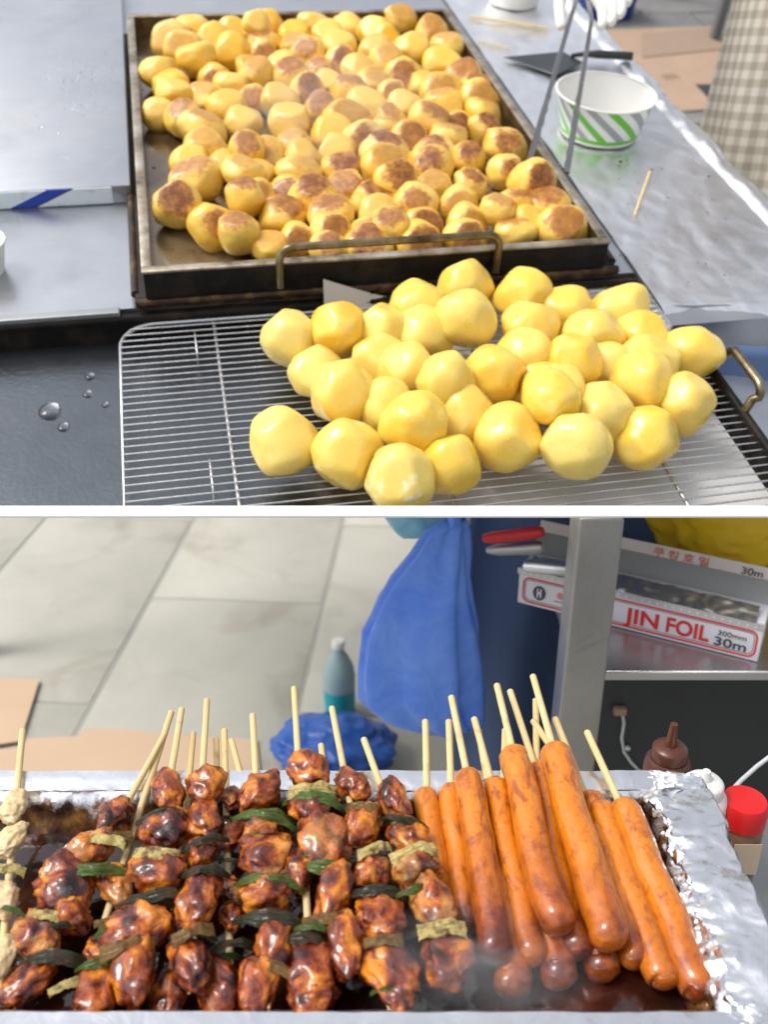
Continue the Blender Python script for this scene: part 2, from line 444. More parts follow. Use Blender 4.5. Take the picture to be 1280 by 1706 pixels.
def m_sauce():
    a = NT('soy sauce glaze')
    n = a.noise(11, 5, 0.6, dist=0.7); n2 = a.noise(80, 5)
    c = a.ramp(n, [(0.35, (0.012, 0.005, 0.004)), (0.55, (0.040, 0.009, 0.004)), (0.72, (0.105, 0.020, 0.006))])
    a.put(col=c, rough=a.math('MULTIPLY_ADD', n2, 0.12, 0.04), spec=0.6, coat=0.5, coatr=0.03)
    b = a.bump(n, 0.004, 0.4); a.bump(n2, 0.0006, 0.4, b)
    return a.m
SAUCE = m_sauce()
def m_pave(name, c0, c1, scale=3.0):
    a = NT(name)
    vec, r = a.oseed()
    n = a.noise(scale, 7, 0.6, vec=vec); n2 = a.noise(scale*22, 6, 0.7, vec=vec)
    c = a.mix(a.ramp(n, [(0.3, 0.0), (0.7, 1.0)]), c0, c1)
    c = a.mix(a.math('MULTIPLY', r, 0.25), c, [x*0.8 for x in c0])
    c = a.mix(a.ramp(n2, [(0.60, 0.0), (0.8, 0.5)]), c, [x*0.5 for x in c0])
    c = a.mix(a.ramp(a.noise(scale*0.8, 4, vec=vec, dist=1.0), [(0.56, 0.0), (0.72, 0.45)]), c, (0.22, 0.18, 0.13))
    c = a.mix(a.ramp(a.noise(scale*1.7, 5, vec=vec, dist=0.5), [(0.55, 0.0), (0.70, 0.35)]), c, [x*0.68 for x in c0])
    a.put(col=c, rough=0.8); a.bump(n2, 0.002, 0.6)
    return a.m
PAVE = m_pave('concrete paver', (0.37, 0.36, 0.31), (0.47, 0.455, 0.395))
PAVED = m_pave('dark street slab', (0.14, 0.14, 0.14), (0.24, 0.235, 0.225))
GROUND = m_pave('jointed ground', (0.26, 0.25, 0.225), (0.33, 0.32, 0.29), 1.2)
# ------------------------------------------------------------------ large structure
def rect(bm, x0, x1, y0, y1, z): bm.faces.new([bm.verts.new(p) for p in ((x0,y0,z),(x1,y0,z),(x1,y1,z),(x0,y1,z))])
bm = bmesh.new(); rect(bm, -150, 150, -150, 150, 0.0); struct(obj('ground', bm, GROUND))
# main pavement of concrete pavers under and behind the counters
pav = bpy.data.objects.new('pavement', None); COL.objects.link(pav); pav['kind'] = 'structure'
pav.matrix_basis = T((-0.165, 2.77, 0.0)) @ Matrix.Rotation(rad(-3.9), 4, 'Z')
P = 0.53
bm = bmesh.new(); box(bm, 0.006, P-0.006, 0.0025, 2*P-0.0025, 0.004, 0.040); bevel(bm, 0.004, 2)
pmj = bmesh.new(); rect(pmj, -8*P, P, -4*P, 9*P, 0.0374); obj('joint_mortar', pmj, plain('pale joint mortar', (0.29, 0.285, 0.255), 0.9, var=0.2, scale=6), pav)
pm = mesh('paver', bm, PAVE, True, 40)
for i in range(-8, 3):
    for j in range(-2, 5):
        if i >= 1 and j > -2: continue
        o = link('paver', pm, pav, T((i*P, j*2*P-(i % 2)*P+0.25, rnd.uniform(-0.0008, 0.0008))) @ Matrix.Rotation(rad(rnd.uniform(-.15, .15)), 4, 'Z'))
# raised street terrace on the right, running uphill away from the stall
def terr(lx, ly, h): return MU @ Vector((lx, ly, h))
def terr_z(x, y, h=-0.85): return uO.z + (h - uN.x*(x-uO.x) - uN.y*(y-uO.y))/uN.z
bm = bmesh.new()
c4 = [(0.42, 1.42), (7.0, 1.42), (7.0, 13.0), (0.42, 13.0)]
hexa(bm, [(x, y, 0.001) for x, y in c4], [(x, y, terr_z(x, y, -0.89)) for x, y in c4])
tr = struct(obj('street_terrace', bm, GROUND))
bm = bmesh.new(); box(bm, 0.006, 0.494, 0.006, 0.294, 0, 0.038); bevel(bm, 0.003, 1)
sm = mesh('street_slab', bm, PAVED, True, 40)
for i in range(0, 7):
    for j in range(0, 14):
        o = link('street_slab', sm, tr, MU @ T((0.62+i*0.5+(0.25 if j % 2 else 0), 0.90+j*0.3, -0.888+rnd.uniform(-.002, .002))))

# white front rail of the upper counter
zr1 = CAMZ - 0.866*math.tan(PITCH-math.atan(11.0/FPX)); zr0 = CAMZ - 0.8445*math.tan(PITCH+math.atan(10.0/FPX))
ctr = thing('griddle_counter', 'sloping steel griddle counter with a narrow white front rail', 'counter', MU)
MUi = MU.inverted()
bm = bmesh.new(); box(bm, -1.4, 1.15, 0.8445, 0.866, zr0, zr1); bevel(bm, 0.0008, 1)
bmesh.ops.transform(bm, matrix=MUi, verts=bm.verts[:]); obj('front_rail', bm, WHITE, ctr)
def wpoly(pts): return [MUi @ Vector(p) for p in pts]
# low front deck that carries the pan
fl = up(-420, 856, -0.045); fr = up(2000, 856, -0.045)
bm = bmesh.new(); prism(bm, [(fl.x, fl.y), (fr.x, fr.y), (1.0, 0.60), (-0.66, 0.60)], -0.049, -0.045); obj('front_deck', bm, STEEL, ctr)
# high rear deck, its left and right halves reaching forward by different lengths
bm = bmesh.new(); prism(bm, [(-0.66, 0.405), (0.445, 0.405), (0.445, 0.275), (0.735, 0.275), (0.735, 1.68), (-0.88, 1.68)], -0.0448, 0.0)
obj('rear_deck', bm, STEEL, ctr)
bm = bmesh.new(); box(bm, -0.66, -0.262, 0.392, 0.4045, -0.004, 0.004); bevel(bm, 0.0015, 2); obj('deck_edge', bm, STEELD, ctr)
bm = bmesh.new(); box(bm, -0.66, 0.44, 0.3985, 0.4045, -0.0445, -0.005); obj('deck_skirt', bm, BLACK, ctr)
# rails under the deck and legs to the ground
bm = bmesh.new()
for x0, x1, y0, y1 in ((-0.64, 0.70, 0.45, 0.49), (-0.86, 0.70, 1.60, 1.64)): box(bm, x0, x1, y0, y1, -0.085, -0.0495)
obj('under_rail', bm, POST, ctr)
pp = aty(985, 870, 0.907); PX0, PX1 = aty(952, 1000, 0.871).x, aty(1026, 1000, 0.871).x
def leg(x0, x1, y0, y1, z1, m=POST):
    bm = bmesh.new(); box(bm, x0, x1, y0, y1, 0.002, z1); bevel(bm, 0.004, 3)
    bmesh.ops.transform(bm, matrix=MUi, verts=bm.verts[:]); return obj('leg', bm, m, ctr, True, 40)
lg_ = leg(PX0, PX1, 0.871, 0.871+(PX1-PX0), 1.123)
for v in lg_.data.vertices:
    w_ = MU @ v.co
    if w_.z > 1.0: v.co += MUi.to_3x3() @ Vector((0, 0, -0.42*(w_.y-0.871)))
leg(-0.66, -0.62, 1.02, 1.06, 1.11); leg(-1.16, -1.11, 2.20, 2.25, 1.56)
leg(0.30, 0.35, 2.45, 2.50, 1.50)

# ------------------------------------------------------------------ left part of the upper counter
lid = thing('steel_cover', 'raised flat steel cover plate with a white and blue strip along its front', 'cover plate', MU @ T((0, 0, 0.0)))
a0 = up(185, 312, 0.028); b0 = up(185, 338, 0.0); y0 = 0.5*(a0.y+b0.y)
xr = up(212, 200, 0.028).x
bm = bmesh.new(); box(bm, -0.655, xr, y0, 1.675, 0.0005, 0.028); bevel(bm, 0.0016, 2); obj('plate', bm, m_steel('wet steel plate', (0.60, 0.62, 0.65), 0.33, scale=7), lid, True, 40)
def m_strip():
    a = NT('white strip with blue bands')
    sx = a.new('ShaderNodeSeparateXYZ'); a.link(a.tc.outputs['Object'], sx.inputs[0])
    d = a.math('SUBTRACT', sx.outputs['X'], a.math('MULTIPLY', sx.outputs['Z'], 2.2))
    k = a.math('LESS_THAN', a.math('ABSOLUTE', a.math('SUBTRACT', d, up(30, 325, 0.014).x-0.0)), 0.017)
    k2 = a.math('LESS_THAN', a.math('ABSOLUTE', a.math('SUBTRACT', d, up(45, 325, 0.014).x+0.006)), 0.0025)
    n = a.noise(60, 6)
    c = a.mix(a.ramp(n, [(0.55, 0.0), (0.7, 0.6)]), (0.66, 0.72, 0.76), (0.35, 0.36, 0.36))
    c = a.mix(k, c, (0.010, 0.045, 0.36)); c = a.mix(k2, c, (0.03, 0.04, 0.06))
    a.put(col=c, rough=0.3); return a.m
bm = bmesh.new(); box(bm, -0.65, a0.x, y0-0.0022, y0-0.0002, 0.002, 0.0265); obj('strip', bm, m_strip(), lid)
# small droplets scattered on the plate
wat = NT('water drop'); wat.put(col=(1, 1, 1), rough=0.0, metal=0.0, trans=1.0, ior=1.33); WATER = wat.m
bm = bmesh.new()
for k in range(230):
    px, py = rnd.gauss(135, 38), rnd.gauss(135, 55)
    if px > 200 or py > 290: continue
    q = up(px, py, 0.0283); r = rnd.uniform(0.0009, 0.0030)
    mm = T(q) @ Matrix.Diagonal((r*rnd.uniform(.8, 1.5), r, r*0.4, 1))
    bmesh.ops.create_icosphere(bm, subdivisions=1, radius=1, matrix=mm)
o = obj('water_droplets', bm, WATER, None, True, mw=MU.copy()); o['kind'] = 'stuff'; o['label'] = 'fine water droplets sprinkled on the raised steel cover plate'

# cup at the left edge
cup = thing('paper_cup', 'white paper cup on the steel at the left edge of the counter', 'cup', loc_u(up(-24, 452, 0)))
bm = bmesh.new(); lathe(bm, [(0.0, 0.0), (0.024, 0.0), (0.0335, 0.042), (0.035, 0.0425), (0.0355, 0.044), (0.0345, 0.0455), (0.033, 0.0445), (0.0235, 0.003), (0, 0.003)], 40)
obj('cup_body', bm, PAPER, cup, True, 50)

# ------------------------------------------------------------------ the griddle tray with its base
TH = 0.055
A = up(237, 458, TH); B = up(1015, 402, TH); yb = up(480, 21, TH).y
x0, x1, yf = A.x, B.x, 0.5*(A.y+B.y)
gt = thing('griddle_tray', 'large oily black steel griddle tray holding browned potatoes, with a front bail handle', 'griddle tray', MU)
w = 0.011
bm = bmesh.new(); box(bm, x0+w, x1-w, yf+w, yb-w, 0.016, 0.020); obj('tray_floor', bm, TRAYF, gt)
bm = bmesh.new(); box(bm, x0+0.002, x0+w, yf+w, yb-w, 0.0165, TH-0.0025); box(bm, x1-w, x1-0.002, yf+w, yb-w, 0.0165, TH-0.0025); box(bm, x0+0.002, x1-0.002, yb-w, yb-0.002, 0.0165, TH-0.0025)
obj('tray_wall', bm, TRAYF, gt)
bm = bmesh.new(); box(bm, x0, x1, yf, yf+w-0.0005, 0.0165, TH-0.0022); bevel(bm, 0.002, 2); obj('front_wall', bm, BLACK, gt, True, 40)
for (a, b, c, d) in ((x0-0.001, x0+w+0.001, yf+w+0.0015, yb-w-0.0015), (x1-w-0.001, x1+0.001, yf+w+0.0015, yb-w-0.0015), (x0-0.001, x1+0.001, yf-0.001, yf+w+0.001), (x0-0.001, x1+0.001, yb-w-0.001, yb+0.001)):
    bm = bmesh.new(); box(bm, a, b, c, d, TH-0.002, TH+0.002); bevel(bm, 0.0015, 2); obj('rim', bm, RIM, gt, True, 40)
# bail handle
h0 = up(462, 432, TH-0.004); h1 = up(822, 412, TH-0.004)
pts = []
hh = 0.052; r = 0.018
xl, xh = h0.x, h1.x; yh = yf-0.007
pts += [(xl, yh, 0.026), (xl, yh, 0.03+hh-r)]
for k in range(1, 7): a = math.pi/2*k/6; pts.append((xl+r-r*math.cos(a), yh, 0.03+hh-r+r*math.sin(a)))
for k in range(0, 7): a = math.pi/2*k/6; pts.append((xh-r+r*math.sin(a), yh, 0.03+hh-r+r*math.cos(a)))
pts.append((xh, yh, 0.026))
bm = bmesh.new(); tube(bm, pts, 0.0052, 14)
BRASS = NT('dark worn brass'); nn = BRASS.noise(40, 6); BRASS.put(col=BRASS.ramp(nn, [(0.3, (0.07, 0.05, 0.025)), (0.55, (0.25, 0.20, 0.11)), (0.75, (0.40, 0.36, 0.26))]), metal=0.85, rough=0.33); BRASS.bump(BRASS.noise(160, 4), 0.0003)
obj('handle', bm, BRASS.m, gt, True, 60)
# burner base under the tray
bs = thing('burner_base', 'rusty greasy burner base under the large griddle tray', 'burner', MU)
bx0, bx1 = up(226, 500, 0.008).x, up(1036, 462, 0.008).x; by = 0.5*(up(228, 500, 0.008).y+up(1035, 458, 0.008).y)
bm = bmesh.new(); box(bm, bx0, bx1, by+0.008, yb+0.03, 0.0008, 0.0125); bevel(bm, 0.002, 2); obj('base_plate', bm, BLACK, bs, True, 40)
bm = bmesh.new()
tube(bm, [(bx0, by+0.02, 0.010), (bx0, yb, 0.010)], 0.0055, 10); obj('side_bar', bm, RUST, bs, True, 60)
bm = bmesh.new(); tube(bm, [(bx1, by+0.02, 0.010), (bx1, yb, 0.010)], 0.0055, 10); obj('side_bar', bm, RUST, bs, True, 60)
bm = bmesh.new(); tube(bm, [(bx0, by, 0.010), (bx1, by, 0.010)], 0.0058, 10); obj('front_bar', bm, RUST, bs, True, 60)
bm = bmesh.new(); box(bm, bx0+0.004, bx1-0.004, by-0.002, by+0.0078, 0.001, 0.009); obj('front_plate', bm, RUST, bs)

# ------------------------------------------------------------------ pan, paper and wire rack in front
PF = -0.0405
pn = thing('oven_pan', 'wide dark oven pan under the wire rack with a brass handle on its right', 'pan', MU)
pxr = up(1180, 600, -0.006).x; pyb = up(640, 497, -0.006).y
bm = bmesh.new(); prism(bm, [(-0.64, yfr(-0.64, PF)), (pxr-0.006, yfr(pxr-0.006, PF)), (pxr-0.006, pyb-0.006), (-0.64, pyb-0.006)], PF-0.003, PF); obj('pan_floor', bm, PAN, pn)
bm = bmesh.new(); box(bm, -0.64, pxr, pyb-0.006, pyb, PF-0.003, -0.010); bevel(bm, 0.0015, 1); obj('pan_wall', bm, BLACK, pn)
bm = bmesh.new(); box(bm, pxr-0.006, pxr, yfr(pxr, PF), pyb-0.0062, PF-0.003, -0.010); bevel(bm, 0.0015, 1); obj('pan_wall', bm, BLACK, pn)
bm = bmesh.new(); tube(bm, [(-0.64, pyb-0.002, -0.008), (pxr-0.03, pyb-0.002, -0.008), (pxr-0.012, pyb-0.004, -0.008), (pxr-0.004, pyb-0.012, -0.008), (pxr-0.002, pyb-0.03, -0.008), (pxr-0.002, yfr(pxr, -0.008), -0.008)], 0.006, 10)
obj('pan_rim', bm, BLACK, pn, True, 60)
hp0 = up(1212, 610, -0.004); yy1 = hp0.y-0.085
bm = bmesh.new(); pts = [(pxr-0.002, hp0.y, -0.012), (pxr+0.004, hp0.y, 0.012)]
for k in range(0, 7): a = math.pi/2*k/6; pts.append((pxr+0.012, hp0.y-0.014+0.014*math.cos(a), 0.014+0.014*math.sin(a)))
for k in range(0, 7): a = math.pi/2*k/6; pts.append((pxr+0.012, yy1+0.014-0.014*math.sin(a), 0.014+0.014*math.cos(a)))
pts += [(pxr+0.004, yy1, 0.012), (pxr-0.002, yy1, -0.012)]
tube(bm, pts, 0.0055, 12); obj('handle', bm, BRASS.m, pn, True, 60)
# paper lining
pl0 = up(527, 470, -0.01).x
def paper_fn(u, v):
    x = pl0 + (pxr-0.012-pl0)*u
    ya = yfr(x, PF); L = pyb-0.010-ya
    if v < 0.8:
        y = ya + L*v/0.8; z = PF+0.0022+0.0012*noise.noise(Vector((x*9, y*9, 1)))
        if v < 0.02: pass
    else:
        k = (v-0.8)/0.2
        hgt = 0.0345 + 0.034*max(0, 1-u/0.19)**1.1 + (0.0022 if int(u*200) % 2 else 0.0)
        y = pyb-0.0105 + (0.018*max(0, k-0.55)); z = PF+0.0022 + hgt*k
    return (x - 0.018*(1-u)*(1-v)*0, y, z)
bm = bmesh.new(); sheet(bm, paper_fn, 200, 40)
pp_ = NT('grey lining paper'); nn = pp_.noise(9, 5); sp = pp_.ramp(pp_.voro(45), [(0.10, 1.0), (0.16, 0.0)])
pp_.put(col=pp_.mix(pp_.math('MULTIPLY', sp, pp_.ramp(nn, [(0.5, 0), (0.6, 0.7)])), pp_.mix(nn, (0.52, 0.515, 0.50), (0.66, 0.65, 0.635)), (0.26, 0.25, 0.24)), rough=0.38, metal=0.0); pp_.bump(nn, 0.002, 0.4)
tag(obj('lining_paper', bm, pp_.m, None, True, 40, MU.copy()), 'grey greaseproof paper lining the pan under the rack, one torn corner standing up', 'paper')
# big water drops on the pan
for k, (px, py, w_, h_, lb) in enumerate(((84, 686, 38, 24, 'largest water drop on the dark pan left of the wire rack'), (150, 628, 17, 9, 'small water drop farthest back on the dark pan beside the rack'), (146, 657, 17, 9, 'small water drop below the farthest one on the dark pan'),
      (176, 675, 13, 8, 'tiny round water drop nearest the rack frame on the pan'), (106, 712, 20, 10, 'small water drop just in front of the largest drop on the pan'))):
    q = up(px, py, PF); d = updepth(px, py, PF); r = 0.5*w_/FPX*d
    bm = bmesh.new(); bmesh.ops.create_icosphere(bm, subdivisions=3, radius=1)
    for v in bm.verts:
        if v.co.z < 0: v.co.z *= 0.02
        v.co.x *= 1+0.12*noise.noise(v.co*1.5+Vector((k*3, 0, 0)))
    dk = wat if False else None
    tag(obj('water_drop', bm, WATER, None, True, mw=loc_u(q) @ Matrix.Diagonal((r, r*1.15, r*0.5, 1))), lb, 'water drop', 'water drops on the dark pan')
# wire rack
RH = -0.014
rk = thing('wire_rack', 'chrome wire cooling rack carrying the raw peeled potatoes', 'wire rack', MU)
rxl, rxr = up(204, 700, RH).x, up(1215, 660, RH).x; ryb = up(500, 522, RH).y; ryf = yfr(rxr, RH)
rc = 0.045
fp = [(rxl, yfr(rxl, RH), RH), (rxl, ryb-rc, RH)] + [(rxl+rc-rc*math.cos(math.pi/2*k/8), ryb-rc+rc*math.sin(math.pi/2*k/8), RH) for k in range(1, 9)]
fp += [(rxr-rc+rc*math.sin(math.pi/2*k/8), ryb-rc+rc*math.cos(math.pi/2*k/8), RH) for k in range(0, 9)] + [(rxr, ryf, RH)]
bm = bmesh.new(); tube(bm, fp, 0.0028, 10, close=True); obj('rack_frame', bm, WIRE, rk, True, 60)
bm = bmesh.new(); tube(bm, [(0, 0, 0), (1, 0, 0)], 0.00115, 8)
wm = mesh('wire', bm, WIRE, True, 60)
y = ryb - 0.0135
while y > ryf+0.01:
    ins = 0.0
    if y > ryb-rc: ins = rc - math.sqrt(max(0, rc*rc-(y-(ryb-rc))**2))
    xa = max(rxl+ins, xfr(y, RH)); link('wire', wm, rk, T((xa, y, RH+0.0034)) @ Matrix.Diagonal((rxr-ins-xa, 1, 1, 1)))
    y -= 0.0124
for px, py in ((368, 620), (745, 800), (1123, 800)):
    x = up(px, py, RH).x
    bm = bmesh.new(); tube(bm, [(x, yfr(x, RH), RH-0.001), (x, ryb, RH-0.001)], 0.0026, 10); obj('cross_rod', bm, WIRE, rk, True, 60)
for (xa, xb) in ((330, 0.0), (1180, 0.0)):
    x = up(xa, 600, RH).x
    for ya in (ryb-0.02, 0.12):
        bm = bmesh.new(); tube(bm, [(x, ya, RH-0.001), (x, ya-0.045, RH-0.001), (x, ya-0.048, RH-0.004), (x, ya-0.048, PF+0.0045)], 0.0014, 8); obj('foot', bm, WIRE, rk, True, 60)
#EXTRA#

# ------------------------------------------------------------------ potatoes
def potato_mesh(name, seed, m, planes, crust=False, sub=4, rough=0.05):
    r = random.Random(seed)
    bm = bmesh.new(); bmesh.ops.create_icosphere(bm, subdivisions=sub, radius=1)
    pl = []
    if crust:
        pl.append((Vector((r.uniform(-.15, .15), r.uniform(-.2, .1), 1)).normalized(), r.uniform(0.74, 0.88)))
    tries = 0
    while len(pl) < planes and tries < 400:
        tries += 1
        n = Vector((r.gauss(0, 1), r.gauss(0, 1), r.gauss(0, 1))).normalized()
        if all(n.dot(q[0]) < 0.62 for q in pl): pl.append((n, r.uniform(0.80, 0.95) if crust else r.uniform(0.84, 0.97)))
    off = Vector((r.uniform(0, 90),)*3)
    lay = bm.verts.layers.float.new('crust')
    for v in bm.verts:
        p = v.co.normalized()
        p = p*(1+0.20*noise.noise(p*0.9+off)+rough*noise.noise(p*2.2+off))
        cr = -1.0
        for i, (n, d) in enumerate(pl):
            s = p.dot(n) - d
            if crust and i == 0: cr = max(cr, s)
            bl = 0.07
            if s > -bl:
                t = max(0.0, min(1.0, (s+bl)/(2*bl))); k = s if s > bl else bl*t*t
                p = p - n*(k*0.90)
        if crust: p = p*(1+0.018*noise.noise(p*5+off))
        v.co = p; v[lay] = cr
    return mesh(name, bm, m, True)
PV = [potato_mesh('peeled_potato', 100+i, PEEL, 7+i % 5) for i in range(14)]
FV = [potato_mesh('fried_potato', 300+i, FRIED, 3+i % 4, True) for i in range(16)]
ORD = ['first', 'second', 'third', 'fourth', 'fifth', 'sixth', 'seventh', 'eighth', 'ninth', 'tenth', 'eleventh', 'twelfth', 'thirteenth', 'fourteenth', 'fifteenth', 'sixteenth', 'seventeenth', 'eighteenth', 'nineteenth', 'twentieth', 'twenty-first', 'twenty-second', 'twenty-third', 'twenty-fourth', 'twenty-fifth']

import numpy as np
def vcos(me):
    a = np.empty(len(me.vertices)*3, dtype=np.float64); me.vertices.foreach_get('co', a); return a.reshape(-1, 3)
VC = {}
def fitted(me, R3, hx, hy, hz):
    """scale matrix that gives the turned shape these half sizes"""
    if me.name not in VC: VC[me.name] = vcos(me)
    q = VC[me.name] @ np.array(R3).T; lo, hi = q.min(0), q.max(0)
    c = (lo+hi)/2; e = (hi-lo)/2
    return Matrix.Diagonal((hx/e[0], hy/e[1], hz/e[2], 1)) @ T(-Vector(c))
placed = []
def place(px, py, rr, hmin, hmax, tol, step=0.004):
    h = hmin
    while True:
        q = up(px, py, h)
        if h >= hmax or all((q-p).length > tol*(rr+r2) for p, r2 in placed): break
        h += step
    placed.append((q, rr)); return q

fried = []
def F(ox, oy, sc, rows):
    for cx, cy, w, h, b in rows: fried.append((ox+cx/sc, oy+cy/sc, w/sc, h/sc, b))
F(400, 0, 2.977, [(140,130,155,100,0),(365,130,165,80,0),(535,145,160,110,0),(800,105,160,90,1),(950,165,160,120,1.3),(75,165,140,100,0),(120,215,155,105,2),
 (265,180,165,100,0),(440,185,165,90,0),(670,170,205,125,0),(725,205,150,90,0),(280,235,165,95,1),(335,272,170,120,1.8),(490,245,190,115,0),(675,258,185,120,0.6),(850,256,185,145,0),
 (1030,240,180,130,1),(125,282,150,95,1.6),(735,315,190,115,1),(1005,328,200,145,0),(510,318,180,90,2.6),(212,325,150,95,0),(400,348,145,95,1.7),(585,358,170,85,0.3),(255,393,215,115,2),
 (80,385,172,160,1),(815,382,200,130,2.2),(1115,388,200,110,1.7),(440,412,140,95,0),(670,422,190,115,1),(910,430,165,110,0.3),(1182,443,170,95,1.6),(332,452,170,115,2.4),(535,455,180,145,1.6),
 (1000,462,210,125,1.2),(750,472,150,95,1.2),(200,505,190,145,0),(1188,502,200,95,1.2),(408,542,185,125,2),(630,545,220,135,0),(812,532,170,110,0.2),(998,525,205,125,1.1),(1205,562,185,100,1),
 (250,620,245,170,0.2),(525,603,240,135,1),(935,605,205,165,1.7),(1080,628,165,115,3),(745,592,150,95,1.5),(725,645,155,100,1),(1210,640,160,130,2.8),
 (458,675,215,130,0),(1030,692,195,135,1),(615,705,230,120,2.4),(838,702,190,155,2),(270,718,170,110,1),(130,772,190,135,0.9),(312,782,180,135,0.4),(480,765,190,100,0),
 (715,770,255,135,3),(960,765,200,115,2.7),(1130,792,170,155,2.6),(712,832,250,175,1),(500,845,190,155,3),(945,832,225,135,2.9),(90,872,190,135,0.5),(290,872,225,125,0.9),(770,902,225,135,2.8),
 (525,950,200,155,2),(960,930,172,115,1),(1145,922,180,135,2.5),(240,962,200,125,3),(82,980,180,175,1.2),(365,1000,260,155,3),(662,1005,225,140,3),(870,1012,225,135,1.8),(1085,1012,190,175,1),
 (212,1077,230,125,2),(452,1072,225,105,2),(692,1062,200,120,0.5),(905,1138,215,110,2.3),(1120,1110,200,125,1),(452,1160,190,120,2),(645,1170,205,125,1.4),(280,1200,195,135,2),(440,1232,165,125,2.2),
 (640,1240,245,115,3.4),(885,1205,240,115,2.4),(1112,1195,212,125,2.2),(750,1110,130,110,2.3),(150,1235,170,120,0.8)])
F(0, 0, 2.977, [(960,150,175,85,0),(850,207,205,150,0.6),(1055,200,175,125,0),(1160,165,145,95,0),(910,252,195,115,0.8),(975,302,200,150,0),(1150,267,192,130,0),(785,366,180,160,0),(848,430,185,125,0),
 (875,475,192,125,0),(788,570,162,125,0.3),(1062,392,160,115,2),(1155,432,188,115,0),(1030,492,185,125,0.8),(918,595,195,155,2),(1130,545,212,135,0.2),(1000,652,232,145,1.2),(1210,625,182,160,0.1),
 (1020,747,232,140,0.9),(935,800,172,120,0),(975,905,270,195,1.5),(885,1012,242,230,3),(1118,832,145,105,0.4),(1222,742,145,130,1.9),(1205,862,200,135,0.9),(1218,985,165,175,2.4),(1058,1125,242,180,2.2),(1190,1165,205,240,2),
 (1272,115,125,95,0),(1240,345,125,105,0.8),(1248,500,110,110,1.8)])
F(830, 0, 2.844, [(28,700,215,165,2.2),(32,815,165,170,3),(165,862,202,210,3),(80,985,185,160,2.2),(150,1060,110,110,0.3),(280,985,212,130,2.2),(318,1090,268,125,1.8),(85,1110,192,130,1.5),(0,1000,110,120,1.2)])
FH = 0.0205
w_tray = 0.011
fobs = []
for i, (px, py, w, h, b) in enumerate(fried):
    d = updepth(px, py, FH+0.02)
    sx = 0.5*w/FPX*d; hm = 0.5*h/FPX*d
    sx = min(0.038, max(0.0255, sx)); sz = max(0.72*sx, min(1.0*sx, hm*1.02)); sy = min(0.95*sx, 0.030)
    held = abs(px-888) < 1.2 and abs(py-303) < 1.5
    q = place(px, py+1, (sx+sy+sz)/3, FH+0.93*sz, FH+0.93*sz+0.032, 0.80)
    q.y = max(q.y, yf+w_tray+sy*1.0+0.002); q.x = min(max(q.x, x0+w_tray+sx), x1-w_tray-sx)
    if held: q = up(px, py, FH+0.038)
    r = random.Random(1000+i)
    rz = rad(r.uniform(-28, 28)); rx = rad(r.uniform(2, 26) if b > 1.5 else r.uniform(-25, 30)); ry = rad(r.uniform(-22, 22))
    if held: rx, ry, rz = rad(48), rad(30), 0
    if w/2.9 < 0: pass
    if r.random() < 0.55 and not held: rx += rad(32)
    mw = MU @ T(q) @ Matrix.Rotation(rz*0.5, 4, 'Z') @ Matrix.Rotation(rx*0.6, 4, 'X') @ Matrix.Rotation(ry*0.6, 4, 'Y') 
    RR = Matrix.Rotation(rx*0.4, 4, 'X') @ Matrix.Rotation(r.uniform(0, 6.28), 4, 'Z'); fv = FV[r.randrange(len(FV))]
    mw = mw @ fitted(fv, RR.to_3x3(), sx*1.07, sy*1.10, sz*1.06) @ RR
    o = link('fried_potato', fv, None, mw)
    o['brown'] = float(b); o['tone'] = r.uniform(0.05, 0.75) if not (b == 0 and r.random() < 0.25) else 1.0
    o['category'] = 'potato'; o['group'] = 'browned potatoes frying in the big griddle tray'
    fobs.append((q, px, py, o, b, held))
def look(b): return 'pale yellow' if b < 0.5 else 'lightly browned' if b < 1.3 else 'golden brown topped' if b < 2.1 else 'dark brown topped' if b < 3.2 else 'blackish charred'
rows = sorted(fobs, key=lambda t: -t[2]); k = 0; nrow = 0
while k < len(rows):
    row = [rows[k]]; k += 1
    while k < len(rows) and rows[k][2] > row[0][2]-24: row.append(rows[k]); k += 1
    for j, t in enumerate(sorted(row, key=lambda t: t[1])):
        t[3]['label'] = '%s fried potato, %s from left in %s row behind the bail handle' % (look(t[4]), ORD[j], ORD[nrow])
    nrow += 1
for t in fobs:
    if t[5]: t[3]['label'] = 'brown crusted fried potato gripped by the metal tongs at the tray\'s right rim'
    elif t[4] > 3.3: t[3]['label'] = 'blackish charred fried potato just behind the front wall under the bail handle'
    elif abs(t[1]-669) < 3 and t[2] < 50: t[3]['label'] = 'small fried potato alone in the far right corner with a dark tail'

